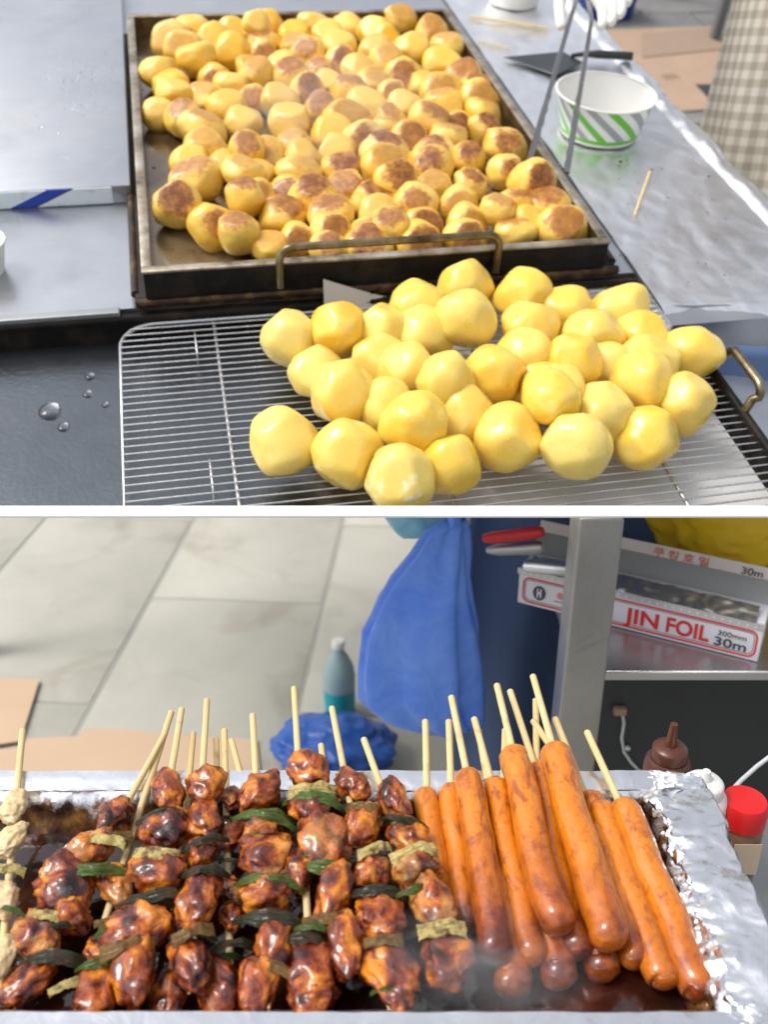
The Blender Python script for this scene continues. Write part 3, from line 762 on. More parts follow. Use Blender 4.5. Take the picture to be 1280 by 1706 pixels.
bm = bmesh.new()
for k in range(150):
    cx, cy = rnd.uniform(x0+.015, x1-.015), rnd.uniform(yf+.015, yb-.015); r = rnd.uniform(.0007, .0022)
    bmesh.ops.create_icosphere(bm, subdivisions=1, radius=1, matrix=T((cx, cy, FH+r*.4)) @ Matrix.Rotation(rnd.uniform(0, 3), 4, 'Z') @ Matrix.Diagonal((r*1.6, r, r*.7, 1)))
o = obj('fried_crumbs', bm, plain('fried crumbs', (0.26, 0.11, 0.03), 0.5, var=.5, scale=60), None, True, mw=MU.copy()); o['kind'] = 'stuff'; o['label'] = 'brown fried crumbs between the potatoes on the tray floor'
placed = []
peeled = []
def G(ox, oy, sc, rows):
    for cx, cy, w, h, L, tone in rows: peeled.append((ox+cx/sc, oy+cy/sc, w/sc, h/sc, L, tone))
G(400, 420, 2.909, [(240,420,185,222,0,.0),(680,400,225,265,0,.4),(385,592,285,200,0,.15),(680,545,160,120,0,.4),(225,920,352,275,0,.15),(525,977,342,332,0,.45),(1010,1030,295,285,0,.75),(1100,800,200,260,0,.35),
 (482,387,305,232,1,.9),(508,690,342,305,1,.5),(810,560,305,225,1,.35),(898,388,225,185,1,.3),(860,275,300,250,1,.55),(1095,170,290,180,1,.5),(700,750,200,200,1,.5),(778,1090,362,290,1,.2),(1235,600,265,292,1,.7),
 (830,822,372,302,2,.8),(1000,612,302,285,2,.25),(1095,325,245,300,2,.2)])
G(840, 420, 2.909, [(300,290,192,165,0,.6),(555,285,272,205,0,.35),(665,425,198,155,0,.8),(895,490,262,252,0,.55),(480,560,140,220,0,.1),(140,650,220,200,0,.5),(690,905,312,275,0,.65),(870,735,218,300,0,.4),
 (88,215,215,155,1,.75),(125,385,300,230,1,.5),(430,405,302,265,1,.45),(690,535,245,110,1,.45),(460,780,225,275,1,.12),(15,902,305,315,0,.55),(235,680,200,160,0,.4),
 (100,492,242,232,2,.4),(335,532,242,252,2,.9),(660,640,302,302,1,.6),(230,712,282,232,2,.75),(340,935,362,332,1,.0)])
pobs = []
for i, (px, py, w, h, L, tone) in sorted(enumerate(peeled), key=lambda t: (t[1][4], t[1][1])):
    d = updepth(px, py, RH+0.03+0.03*L)
    sx = 0.5*w/FPX*d; hm = 0.5*h/FPX*d
    sx = max(sx, 0.5*102/FPX*d)
    sz = max(0.80*sx, min(1.1*sx, hm)); sy = max(0.85*sx, min(sx, 0.034))
    r = random.Random(2000+i)
    q = place(px, py, (sx+sy+sz)/3, RH+0.004+0.97*sz+0.012*L, RH+0.10, 0.62, 0.003)
    mw = MU @ T(q) @ Matrix.Rotation(rad(r.uniform(-15, 15)), 4, 'Y') 
    RR = Euler((r.uniform(0, 6), r.uniform(0, 6), r.uniform(0, 6))).to_matrix().to_4x4()
    mw = mw @ fitted(PV[i % len(PV)], RR.to_3x3(), sx*1.06, sy*1.10, sz*1.04) @ RR
    o = link('peeled_potato', PV[i % len(PV)], None, mw)
    o['tone'] = float(tone); o['starch'] = 1.0 if (abs(px-667) < 3 and py > 780) else 0.0
    o['category'] = 'potato'; o['group'] = 'raw peeled potatoes piled on the wire rack'
    pobs.append((q, px, py, o, tone, w, L))
rows = sorted(pobs, key=lambda t: -t[2]); k = 0; nrow = 0
while k < len(rows):
    row = [rows[k]]; k += 1
    while k < len(rows) and rows[k][2] > row[0][2]-45: row.append(rows[k]); k += 1
    for j, t in enumerate(sorted(row, key=lambda t: t[1])):
        t[3]['label'] = '%s %s peeled potato, %s from the left in the %s row above the rail' % ('large' if t[5] > 98 else 'small' if t[5] < 72 else 'middling', 'bright yellow' if t[4] > .68 else 'pale' if t[4] < .3 else 'yellow', ORD[j], ORD[nrow])
    nrow += 1
for t in pobs:
    if abs(t[1]-667) < 3 and t[2] > 780: t[3]['label'] = 'peeled potato with white starchy streaks, nearest the white rail'
    elif abs(t[1]-477) < 3 and t[2] > 700: t[3]['label'] = 'peeled potato lying apart on bare wires, leftmost in the pile'
    elif abs(t[1]-957) < 3 and t[2] > 700: t[3]['label'] = 'wet pale peeled potato with many knife facets at the front'

# ------------------------------------------------------------------ foil covered right side of the counter
FX0, FX1 = 0.4455, 0.728
def foil_fn(u, v):
    y = 0.262 + v*(1.62-0.262); x = FX0 + u*(FX1+0.02-FX0)
    if u > 0.93: x = FX0 + 0.93*(FX1+0.02-FX0) + (u-0.93)*0.35
    p = Vector((x*16, y*11, 0))
    z = 0.0026 + 0.0030*abs(noise.noise(p)) + 0.0011*noise.noise(p*2.6) + 0.00025*noise.noise(p*6)
    e = max(0, u-0.84)/0.16
    z += 0.014*math.sin(min(1, e*1.5)*math.pi)*(0.55+0.6*noise.noise(Vector((y*14, 3, 1)))) + 0.004*e*abs(noise.noise(Vector((x*90, y*40, 2))))
    x += 0.012*e*noise.noise(Vector((y*8, 7, 0)))
    if u > 0.97: z -= (u-0.97)/0.03*0.02
    if v < 0.02: z -= 0.004*(0.02-v)/0.02; y += 0.0012*(int(u*130) % 2) + 0.02*noise.noise(Vector((u*2.5, 1, 4)))
    y += 0.03*(1-u)*(1-v)**6
    return (x, y, z)
bm = bmesh.new(); sheet(bm, foil_fn, 130, 300)
tag(obj('foil_sheet', bm, FOIL, None, True, mw=MU.copy()), 'crinkled aluminium foil covering the counter right of the griddle tray', 'foil sheet')

# paper bowl with green and grey stripes
bq = up(1004, 218, 0.004); bd = updepth(1004, 218, 0.02)
R1 = 0.5*160/FPX*updepth(1005, 148, 0.06); R0 = R1*0.80; BH = 0.066
bq = up(997, 219, 0.0075)
def m_bowl():
    a = NT('striped paper bowl')
    sx = a.new('ShaderNodeSeparateXYZ'); a.link(a.tc.outputs['Object'], sx.inputs[0])
    ang = a.math('ARCTAN2', sx.outputs['X'], a.math('MULTIPLY', sx.outputs['Y'], -1.0))
    s = a.math('SUBTRACT', a.math('MULTIPLY', ang, 1.0), a.math('MULTIPLY', a.math('SUBTRACT', BH, sx.outputs['Z']), 16.0))
    f = a.math('FRACT', a.math('ADD', a.math('MULTIPLY', s, 1.0/0.90), 10.42))
    g1 = a.math('LESS_THAN', f, 0.25); g2 = a.math('MULTIPLY', a.math('GREATER_THAN', f, 0.5), a.math('LESS_THAN', f, 0.76))
    c = a.mix(g1, (0.80, 0.80, 0.77), (0.135, 0.50, 0.030)); c = a.mix(g2, c, (0.33, 0.36, 0.36))
    z = sx.outputs['Z']
    band = a.math('MULTIPLY', a.math('GREATER_THAN', z, 0.0045), a.math('LESS_THAN', z, 0.0115))
    c = a.mix(band, c, (0.135, 0.50, 0.030))
    low_ = a.math('LESS_THAN', z, 0.0045); c = a.mix(low_, c, (0.80, 0.80, 0.77))
    top_ = a.math('GREATER_THAN', z, BH-0.002); c = a.mix(top_, c, (0.82, 0.81, 0.76))
    a.put(col=c, rough=0.42); return a.m
bw = thing('paper_bowl', 'white paper bowl with green and grey slanted stripes standing on foil', 'bowl', loc_u(bq))
def rr_(z): return R0+(R1-R0)*(z/BH)
bm = bmesh.new(); lathe(bm, [(0, 0.003), (R0-0.003, 0.003), (R0-0.002, 0.0), (R0, 0.0), (R0+0.0006, 0.001), (rr_(0.02), 0.02), (rr_(0.045), 0.045), (R1, BH)], 72)
obj('bowl_wall', bm, m_bowl(), bw, True, 40)
bm = bmesh.new(); lathe(bm, [(R1-0.0012, BH-0.001), (R0-0.001, 0.006), (0, 0.0055)], 72); obj('bowl_inside', bm, PAPER, bw, True, 40)
bm = bmesh.new(); tube(bm, [((R1+0.0006)*math.cos(2*math.pi*k/72), (R1+0.0006)*math.sin(2*math.pi*k/72), BH+0.0005) for k in range(72)], 0.0021, 8, close=True); obj('bowl_rim', bm, PAPER, bw, True, 60)

# second, mostly hidden bowl at the far edge
bm = bmesh.new(); lathe(bm, [(0, 0), (0.052, 0), (0.068, 0.05), (0.0695, 0.0515), (0.067, 0.052), (0.051, 0.003), (0, 0.003)], 48)
q = up(856, 4, 0.006)
tag(obj('paper_bowl', bm, PAPER, None, True, 40, loc_u(q)), 'plain cream paper bowl at the far end of the foil behind wooden sticks', 'bowl')

# griddle scraper
sc_ = thing('griddle_scraper', 'dark flat steel griddle scraper lying on the foil behind the striped bowl', 'scraper', MU)
hz_ = 0.0095
pq = [up(838, 97, hz_), up(926, 127, hz_), up(972, 106, hz_), up(938, 88, hz_)]
bm = bmesh.new(); prism(bm, [(p.x, p.y) for p in pq], hz_, hz_+0.0018); bevel(bm, 0.0005, 1)
SCR = m_steel('scratched dark steel', (0.09, 0.10, 0.11), 0.30, streak=(16, 1, 1), scale=12, dirt=0.25)
obj('blade', bm, SCR, sc_)
m0 = (pq[2]+pq[3])*0.5; m1 = up(1010, 118, hz_)
bm = bmesh.new(); tube(bm, [(m0.x-0.004, m0.y, hz_+0.004), (m0.x+0.02, m0.y-0.004, hz_+0.008), (m0.x+0.045, m0.y-0.012, hz_+0.010), (m0.x+0.11, m0.y-0.03, hz_+0.011)], [0.004, 0.005, 0.008, 0.008], 10, updir=Vector((0, 0, 1)))
obj('handle', bm, plain('black grip', (0.02, 0.02, 0.02), 0.5), sc_, True, 60)

# stray sticks and crumbs on the foil
def stray(px0, py0, px1, py1, r, label, point=True):
    a, b = up(px0, py0, 0.0085), up(px1, py1, 0.0085)
    L = (b-a).length; m = (a+b)/2
    bm = bmesh.new(); tube(bm, [(0, 0, -L/2), (0, 0, -L/2+0.006), (0, 0, L/2-0.012 if point else L/2-0.001), (0, 0, L/2)], [r*0.7, r, r, r*0.25 if point else r], 8)
    return tag(obj('wooden_stick', bm, STICK, None, True, 60, MU @ T(m) @ (b-a).to_track_quat('Z', 'Y').to_matrix().to_4x4()), label, 'stick', 'wooden sticks lying on the foil')
stray(1084, 285, 1058, 359, 0.0022, 'short pointed wooden stick lying on the foil in front of the striped bowl')
stray(782, 28, 914, 48, 0.0028, 'long wooden stick on the foil at the far end beside the cream bowl', False)
stray(795, 70, 850, 82, 0.0018, 'thin half buried wooden stick between the tray rim and the dark scraper', False)
bm = bmesh.new()
for k in range(60):
    q = up(rnd.uniform(1000, 1230), rnd.uniform(260, 480), 0.0068)
    if q.x > 0.70: continue
    r = rnd.uniform(0.0005, 0.0013)*(2.2 if k < 3 else 1)
    bmesh.ops.create_icosphere(bm, subdivisions=1, radius=1, matrix=T(q) @ Matrix.Diagonal((r*1.4, r, r*0.7, 1)))
CRUMB = plain('burnt crumbs', (0.06, 0.035, 0.015), 0.6)
o = obj('crumbs', bm, CRUMB, None, True, mw=MU.copy()); o['kind'] = 'stuff'; o['label'] = 'burnt crumbs scattered on the foil'

# tongs held over the tray
tg = thing('tongs', 'long steel serrated tongs reaching down from above to pick up a potato', 'tongs', MU)
tipL, tipR = up(880, 276, 0.066), up(945, 288, 0.060)
topC = up(973, -36, 0.195)
midL, midR = up(950, 34, 0.176), up(986, 34, 0.172)
def arm(tip, mid, top, side):
    bm = bmesh.new(); pts = []; n = 24
    for k in range(n+1):
        t = k/n
        p = tip*(1-t)**2 + 2*t*(1-t)*(tip*0.52+mid*0.48) + mid*t*t if t <= 1 else mid
        pts.append(p)
    pts += [mid.lerp(top, 0.4), mid.lerp(top, 0.8), top]
    view = (Vector((0, -0.75, 0.65)))
    ring = []
    for i, p in enumerate(pts):
        t = (pts[min(i+1, len(pts)-1)]-pts[max(i-1, 0)]).normalized()
        s = t.cross(view).normalized(); nn = s.cross(t).normalized()
        w_ = 0.0036 if i > 9 else 0.0042
        zz = 0.0016*(i % 2) if i < 12 else 0
        ring.append([bm.verts.new(p + s*a + nn*b) for a, b in ((-w_-(zz if side < 0 else 0), 0.0012), (w_+(zz if side > 0 else 0), 0.0012), (w_+(zz if side > 0 else 0), -0.0012), (-w_-(zz if side < 0 else 0), -0.0012))])
    for a, b in zip(ring, ring[1:]):
        for k in range(4): bm.faces.new((a[k], a[(k+1) % 4], b[(k+1) % 4], b[k]))
    bm.faces.new(ring[0][::-1]); bm.faces.new(ring[-1])
    return obj('tong_arm', bm, TONG, tg, True, 30)
TONG = m_steel('tong steel', (0.36, 0.355, 0.35), 0.2, scale=30, dirt=0.3)
arm(tipL, midL, topC, 1); arm(tipR, midR, topC, -1)
bm = bmesh.new(); bmesh.ops.create_uvsphere(bm, u_segments=16, v_segments=10, radius=0.009, matrix=T(topC)); obj('hinge', bm, TONG, tg, True)

# far floor things: cardboard, another table's leg, a blue bin
FLZ = -0.8495
cb = thing('cardboard_sheet', 'flattened brown cardboard sheet lying on the dark slabs beyond the foil counter', 'cardboard', MU)
def crn(x, y): return up(x, y, FLZ)
cq = [crn(1110, 190), crn(1240, 180), crn(1197, 46), crn(960, 54)]
bm = bmesh.new(); prism(bm, [(p.x, p.y) for p in cq], FLZ, FLZ+0.006); obj('sheet', bm, CARD, cb)
f_ = [crn(1070, 100), crn(1200, 86), crn(1185, 50), crn(1068, 60)]
bm = bmesh.new(); prism(bm, [(p.x, p.y) for p in f_], FLZ+0.0064, FLZ+0.010); obj('flap', bm, plain('cardboard darker', (0.29, 0.21, 0.15), 0.85, var=0.1, scale=6), cb)
f_ = [crn(1179, 166), crn(1210, 166), crn(1210, 143), crn(1158, 144)]
bm = bmesh.new(); prism(bm, [(p.x, p.y) for p in f_], FLZ+0.0064, FLZ+0.0072); obj('dark_print', bm, plain('black print', (0.03, 0.03, 0.035), 0.7), cb)
f_ = [crn(1110, 136), crn(1135, 133), crn(1122, 126), crn(1098, 128)]
bm = bmesh.new(); prism(bm, [(p.x, p.y) for p in f_], FLZ+0.0064, FLZ+0.0072); obj('torn_patch', bm, plain('cardboard torn', (0.25, 0.17, 0.115), 0.9), cb)
lg = crn(1190, 68); tb = thing('folding_table', 'grey steel table standing on the slabs behind the cardboard', 'table', MU @ T((lg.x, lg.y, FLZ)))
def tl(x, y):
    bm = bmesh.new(); box(bm, x-0.02, x+0.02, y-0.02, y+0.02, 0, 0.66); bevel(bm, 0.003, 2); obj('leg', bm, plain('grey painted steel', (0.16, 0.17, 0.175), 0.45), tb, True, 40)
for x, y in ((0, 0), (1.1, 0), (0, 0.6), (1.1, 0.6)): tl(x, y)
bm = bmesh.new(); box(bm, -0.04, 1.14, -0.04, 0.64, 0.661, 0.69); bevel(bm, 0.003, 2); obj('table_top', bm, STEELD, tb, True, 40)
bl = up(1024, 40, -0.62); bm = bmesh.new()
q = crn(1035, 40)
vs = box(bm, -0.10, 0.10, -0.10, 0.10, 0, 0.17); 
for v in vs[4:]: v.co.x *= 1.15; v.co.y *= 1.15
bevel(bm, 0.01, 3)
tag(obj('plastic_crate', bm, plain('blue plastic', (0.012, 0.035, 0.22), 0.4), None, True, 40, loc_u(crn(1012, 30)+Vector((0.0, 0.05, 0)))), 'small dark blue plastic crate on the slabs beyond the far end of the foil', 'crate')

# ------------------------------------------------------------------ the cook
def skin_body(name, verts, edges, m, parent, sub=2, root=0):
    me = bpy.data.meshes.new(name); me.from_pydata([v[:3] for v in verts], edges, [])
    o = bpy.data.objects.new(name, me); COL.objects.link(o)
    md = o.modifiers.new('skin', 'SKIN'); md.use_smooth_shade = True; md.branch_smoothing = 0.6
    for i, v in enumerate(verts):
        sv = me.skin_vertices[0].data[i]
        sv.radius = (v[3], v[4] if len(v) > 4 else v[3]); sv.use_root = (i == root)
    s = o.modifiers.new('sub', 'SUBSURF'); s.levels = sub; s.render_levels = sub
    dg = bpy.context.evaluated_depsgraph_get(); dg.update()
    nm = bpy.data.meshes.new_from_object(o.evaluated_get(dg))
    bpy.data.objects.remove(o)
    nm.materials.clear()
    for x in (m if isinstance(m, list) else [m]): nm.materials.append(x)
    nm.polygons.foreach_set('use_smooth', [True]*len(nm.polygons))
    return link(name, nm, parent)
bx_, by_ = 0.86, 2.13
feet = Vector((bx_, by_, terr_z(bx_, by_, -0.8495)))
PM = T(feet) @ Matrix.Rotation(rad(-33), 4, 'Z')
pers = thing('person', 'person in a beige checked apron and white gloves working tongs over the griddle', 'person', PM)
PMi = PM.inverted()
def tol(v): return PMi @ (MU @ Vector(v))
SKINM = plain('skin', (0.50, 0.31, 0.22), 0.5, var=0.05)
SHIRT = plain('grey brown shirt', (0.16, 0.145, 0.13), 0.85, var=0.1, scale=60)
TROUS = plain('dark trousers', (0.04, 0.04, 0.05), 0.85)
GLOVE = plain('white rubber glove', (0.74, 0.73, 0.68), 0.42, var=0.05, scale=50, bumpd=0.0008)
D_ = ((tipL+tipR)*0.5 - topC).normalized()
wr = tol(topC - D_*0.085 + Vector((0.015, 0.03, 0.03)))       # right wrist in body space
shR = Vector((-0.175, -0.04, 1.33))
elb = (shR*0.5+wr*0.5) + Vector((-0.05, 0.02, -0.13))
V = [(0,0,0.90,.135,.105),(0,-.01,1.02,.125,.095),(0,-.03,1.20,.15,.105),(0,-.045,1.34,.10,.075),(0,-.06,1.40,.052,.052),(0,-.08,1.47,.075,.085),(0,-.085,1.56,.072,.09),
     (-.175,-.04,1.335,.062),(elb.x,elb.y,elb.z,.044),(wr.x,wr.y,wr.z,.029),
     (.175,-.04,1.335,.062),(.25,-.05,1.10,.046),(.20,-.22,.98,.031),
     (-.095,0,.80,.095),(-.105,-.015,.46,.062),(-.11,.02,.09,.040),(-.115,-.13,.035,.035),
     (.095,0,.80,.095),(.105,-.015,.46,.062),(.11,.02,.09,.040),(.115,-.13,.035,.035)]
E_ = [(0,1),(1,2),(2,3),(3,4),(4,5),(5,6),(3,7),(7,8),(8,9),(3,10),(10,11),(11,12),(0,13),(13,14),(14,15),(15,16),(0,17),(17,18),(18,19),(19,20)]
bd_ = skin_body('body', V, E_, [SHIRT, TROUS, SKINM, plain('dark shoes', (0.02, 0.02, 0.02), 0.5)], pers)
for p in bd_.data.polygons:
    z = p.center.z
    p.material_index = 2 if z > 1.385 else 3 if z < 0.07 else 1 if z < 0.93 and abs(p.center.x) < 0.19 and p.center.y > -0.16 else 0
# face, ears, hair
bm = bmesh.new()
bmesh.ops.create_uvsphere(bm, u_segments=12, v_segments=8, radius=1, matrix=T((0, -.178, 1.505)) @ Matrix.Diagonal((.013, .018, .020, 1)))
obj('nose', bm, SKINM, pers, True)
for s in (-1, 1):
    bm = bmesh.new(); bmesh.ops.create_uvsphere(bm, u_segments=12, v_segments=8, radius=1, matrix=T((s*.030, -.163, 1.53)) @ Matrix.Diagonal((.013, .008, .007, 1))); obj('eye', bm, plain('eye dark', (0.03, 0.02, 0.015), 0.2), pers, True)
    bm = bmesh.new(); bmesh.ops.create_uvsphere(bm, u_segments=12, v_segments=8, radius=1, matrix=T((s*.074, -.08, 1.51)) @ Matrix.Diagonal((.010, .018, .030, 1))); obj('ear', bm, SKINM, pers, True)
bm = bmesh.new(); bmesh.ops.create_uvsphere(bm, u_segments=14, v_segments=8, radius=1, matrix=T((0, -.165, 1.462)) @ Matrix.Diagonal((.024, .008, .007, 1))); obj('mouth', bm, plain('lips', (0.38, 0.14, 0.12), 0.4), pers, True)
bm = bmesh.new(); bmesh.ops.create_uvsphere(bm, u_segments=24, v_segments=16, radius=1, matrix=T((0, -.062, 1.565)) @ Matrix.Diagonal((.086, .102, .085, 1)))
for v in bm.verts: v.co += v.normal*0.004*noise.noise(v.co*60)
obj('hair', bm, plain('black hair', (0.012, 0.010, 0.009), 0.4), pers, True)
# gingham apron
def m_gingham():
    a = NT('beige gingham cloth')
    uv = a.new('ShaderNodeUVMap'); sx = a.new('ShaderNodeSeparateXYZ'); a.link(uv.outputs[0], sx.inputs[0])
    def st(o): return a.math('LESS_THAN', a.math('FRACT', a.math('MULTIPLY', o, 1/0.030)), 0.5)
    k = a.math('MULTIPLY', a.math('ADD', st(sx.outputs[0]), st(sx.outputs[1])), 0.5)
    n = a.noise(300, 3)
    c = a.ramp(k, [(0.0, (0.50, 0.47, 0.41)), (0.5, (0.36, 0.325, 0.265)), (1.0, (0.26, 0.225, 0.175))])
    c = a.mix(a.math('MULTIPLY', n, 0.25), c, (0.35, 0.31, 0.25))
    a.put(col=c, rough=0.9); a.bump(a.noise(25, 4), 0.003, 0.5); return a.m
bm = bmesh.new(); uvl = bm.loops.layers.uv.new('UVMap')
nu, nv = 60, 50; g = []
for j in range(nv+1):
    z = 0.44 + (1.04-0.44)*j/nv; row = []
    for i in range(nu+1):
        th = rad(-118 + 236*i/nu); fl = (1.04-z)
        a_, b_ = 0.168+0.10*fl, 0.135+0.13*fl
        wv = 1+0.045*math.sin(i*0.62)*min(1, fl*3)+0.02*math.sin(i*1.5+1)*min(1, fl*3)
        row.append((bm.verts.new((a_*math.sin(th)*wv, -0.005-b_*math.cos(th)*wv, z)), (0.19*th, z)))
    g.append(row)
for j in range(nv):
    for i in range(nu):
        q4 = (g[j][i], g[j][i+1], g[j+1][i+1], g[j+1][i]); f = bm.faces.new([q[0] for q in q4])
        for lp, q in zip(f.loops, q4): lp[uvl].uv = q[1]
obj('apron', bm, m_gingham(), pers, True)
# gloved right hand: palm, four fingers and a thumb closing on the tongs
def W2(px, py, h): return tol(up(px, py, h))
palm0, palm1 = wr, tol(topC - D_*0.025 + Vector((0.008, 0.010, 0.012)))
hv = [(wr.x, wr.y, wr.z, .030, .024), (*(wr.lerp(palm1, .45)), .034, .020), (*palm1, .036, .017)]
he = [(0, 1), (1, 2)]
def finger(base, pts, r0):
    hv.append((*base, r0*1.05)); i = len(hv)-1; he.append((2 if base is not thumb0 else 1, i))
    for k, p in enumerate(pts):
        hv.append((*p, r0*(1-0.10*(k+1)))); he.append((len(hv)-2, len(hv)-1))
thumb0 = W2(938, -20, 0.20)
finger(thumb0, [W2(932, 12, 0.185), W2(935, 42, 0.172), W2(938, 51, 0.166)], 0.0112)
finger(W2(990, -10, 0.19), [W2(1004, 14, 0.178), W2(1005, 38, 0.166), W2(1001, 51, 0.158)], 0.0110)
finger(W2(1004, -14, 0.195), [W2(1022, 10, 0.184), W2(1022, 32, 0.172), W2(1016, 44, 0.164)], 0.0110)
finger(W2(1014, -22, 0.20), [W2(1036, 0, 0.19), W2(1037, 20, 0.18), W2(1030, 32, 0.172)], 0.0104)
finger(W2(1020, -34, 0.205), [W2(1047, -16, 0.197), W2(1049, 2, 0.188), W2(1043, 12, 0.18)], 0.0092)
skin_body('glove', hv, he, GLOVE, pers, 2, 2)
h2 = Vector((.20, -.22, .98))
hv = [(*h2, .031, .024), (h2.x-.01, h2.y-.045, h2.z-.02, .036, .019), (h2.x-.02, h2.y-.085, h2.z-.035, .036, .016)]; he = [(0, 1), (1, 2)]
thumb0 = h2+Vector((-.04, -.05, .0)); finger(thumb0, [h2+Vector((-.055, -.08, -.01)), h2+Vector((-.055, -.105, -.025))], 0.0098)
for k in range(4):
    b0 = h2+Vector((-.048+.019*k, -.105-.004*(k in (1, 2)), -.04)); L_ = (.9, 1.05, 1, .8)[k]
    finger(b0, [b0+Vector((-.004, -.022*L_, -.012)), b0+Vector((-.008, -.032*L_, -.032)), b0+Vector((-.008, -.026*L_, -.05))], 0.0088)
skin_body('glove', hv, he, GLOVE, pers, 2, 2)

# ================================================================== lower level: tray of skewers
TZ = 1.08; FLOORZ = 1.046; SZ = 1.0525
ltab = thing('skewer_table', 'low grey steel table carrying the foil tray of skewers', 'table')
bm = bmesh.new(); box(bm, -1.2, 1.2, 0.10, 0.655, 0.905, 0.93); bevel(bm, 0.003, 2); obj('table_top', bm, STEELD, ltab, True, 40)
for x in (-1.15, 1.15):
    for y in (0.14, 0.63):
        bm = bmesh.new(); box(bm, x-.02, x+.02, y-.02, y+.02, 0.001, 0.904); obj('leg', bm, POST, ltab)
grl = thing('grill_box', 'steel grill body under the foil covered skewer tray', 'grill')
bm = bmesh.new(); box(bm, -0.60, 0.205, 0.345, 0.530, 0.931, 1.036); bevel(bm, 0.003, 2); obj('grill_body', bm, STEELD, grl, True, 40)

yB, yBo = low(600, 1320, TZ).y, low(600, 1284, TZ).y
yF = low(600, 1677, TZ).y; yFo = yF-0.03
xRb, xRf = low(1095, 1322, TZ).x, low(1203, 1688, TZ).x
xR = 0.5*(xRb+xRf); xRo = xR+0.043; xL = -0.50
ft = thing('foil_tray', 'foil lined tray full of dark sauce holding chicken and sausage skewers', 'tray')
bm = bmesh.new()
st = bm.verts.layers.float.new('stain')
def wall_fn(side):
    # a cross section running from the outer skirt over the flange, down the wall to the floor
    def prof(t, cr):
        # returns (outward offset, z, stain)
        P_ = [(0.0, 0.055, 1.015, 0), (0.16, 0.049, 1.062, 0), (0.24, 0.042, TZ+0.002, 0), (0.40, 0.022, TZ+0.0015, 0), (0.50, 0.006, TZ, 0.18), (0.56, 0.003, TZ, 0.34), (0.66, -0.003, TZ-0.006, 0.52), (0.84, -0.008, TZ-0.021, 0.72), (1.0, -0.014, FLOORZ+0.001, 1.0)]
        for a, b in zip(P_, P_[1:]):
            if t <= b[0]:
                k = (t-a[0])/(b[0]-a[0]); return [a[i]+(b[i]-a[i])*k for i in (1, 2, 3)]
    return prof
prof = wall_fn(0)
def strip(a, b, out, n, m, cr, flange=1.0, skirt=True):
    a, b = Vector(a), Vector(b); L = (b-a).length
    rows = []
    for j in range(m+1):
        t = j/m; row = []
        for i in range(n+1):
            u = i/n; o, z, s = prof(t, 0)
            p = a.lerp(b, u) + out*(o*(flange if o > 0.003 else 1))
            q = Vector((u*L*55, t*7, 3.3+out.x*5))
            k = cr*(0.75 if t < 0.44 else 0.75+1.1*math.sin(min(1, (t-0.44)/0.30)*math.pi*0.8))*(0.5 if t < .1 else 1)
            d = noise.noise(q*0.55)*1.1 + noise.noise(q)*0.5 + 0.55*abs(noise.noise(q*1.7)) + (0.3*noise.noise(q*5) if t > 0.44 else 0.07*noise.noise(q*4))
            d2 = noise.noise(q+Vector((9, 9, 9)))*1.0 + 0.5*noise.noise(q*2.3+Vector((4, 0, 0)))
            p += out*d2*0.0032*k; p.z = z + d*0.0030*k
            v = bm.verts.new(p); v[st] = s; row.append(v)
        rows.append(row)
    for r0, r1 in zip(rows, rows[1:]):
        for i in range(n): bm.faces.new((r0[i], r0[i+1], r1[i+1], r1[i]))
strip((xL, yB, 0), (xR+0.004, yB, 0), Vector((0, 1, 0)), 260, 26, 0.22, (yBo-yB)/0.042)
strip((xR, yB+0.002, 0), (xR, yF-0.002, 0), Vector((1, 0, 0)), 130, 44, 1.15)
strip((xR+0.004, yF, 0), (xL, yF, 0), Vector((0, -1, 0)), 200, 16, 0.10, 0.7)
# corner patches of the flange
def patch(cx, cy, dx, dy, cr):
    n = 22; g = []
    for j in range(n+1):
        row = []
        for i in range(n+1):
            u, v = i/n, j/n
            p = Vector((cx+dx*u, cy+dy*v, TZ+0.002)); q = Vector((u*3, v*3, cx*7))
            e = max(u, v)
            p.z += cr*0.003*(noise.noise(q)+0.6*abs(noise.noise(q*2.3))+.3*noise.noise(q*6)) - (max(0, e-0.72)/0.28)**2*0.022
            vv = bm.verts.new(p); vv[st] = 0.0; row.append(vv)
        g.append(row)
    for a, b in zip(g, g[1:]):
        for i in range(n): bm.faces.new((a[i], a[i+1], b[i+1], b[i]))
patch(xR+0.0005, yB+0.0005, 0.048, 0.026, 1.8); patch(xR+0.0005, yF-0.0005, 0.048, -0.03, 1.2)
bmesh.ops.triangulate(bm, faces=bm.faces[:])
fl_ = obj('foil_lining', bm, FOILS, ft, True)
fl_.data.set_sharp_from_angle(angle=rad(24))
bm = bmesh.new(); box(bm, xL, xR+0.016, yF-0.010, yB+0.010, FLOORZ-0.006, FLOORZ); obj('tray_bottom', bm, BLACK, ft)
def sauce_fn(u, v):
    x = xL+0.001+u*(xR+0.010-xL); y = yF-0.008+v*(yB-yF+0.016)
    return (x, y, SZ+0.0010*noise.noise(Vector((x*45, y*45, 0)))+0.0004*noise.noise(Vector((x*160, y*160, 2))))
bm = bmesh.new(); sheet(bm, sauce_fn, 200, 90)
o = obj('sauce', bm, SAUCE, None, True); o['kind'] = 'stuff'; o['label'] = 'dark sticky soy glaze pooled in the foil lined tray'

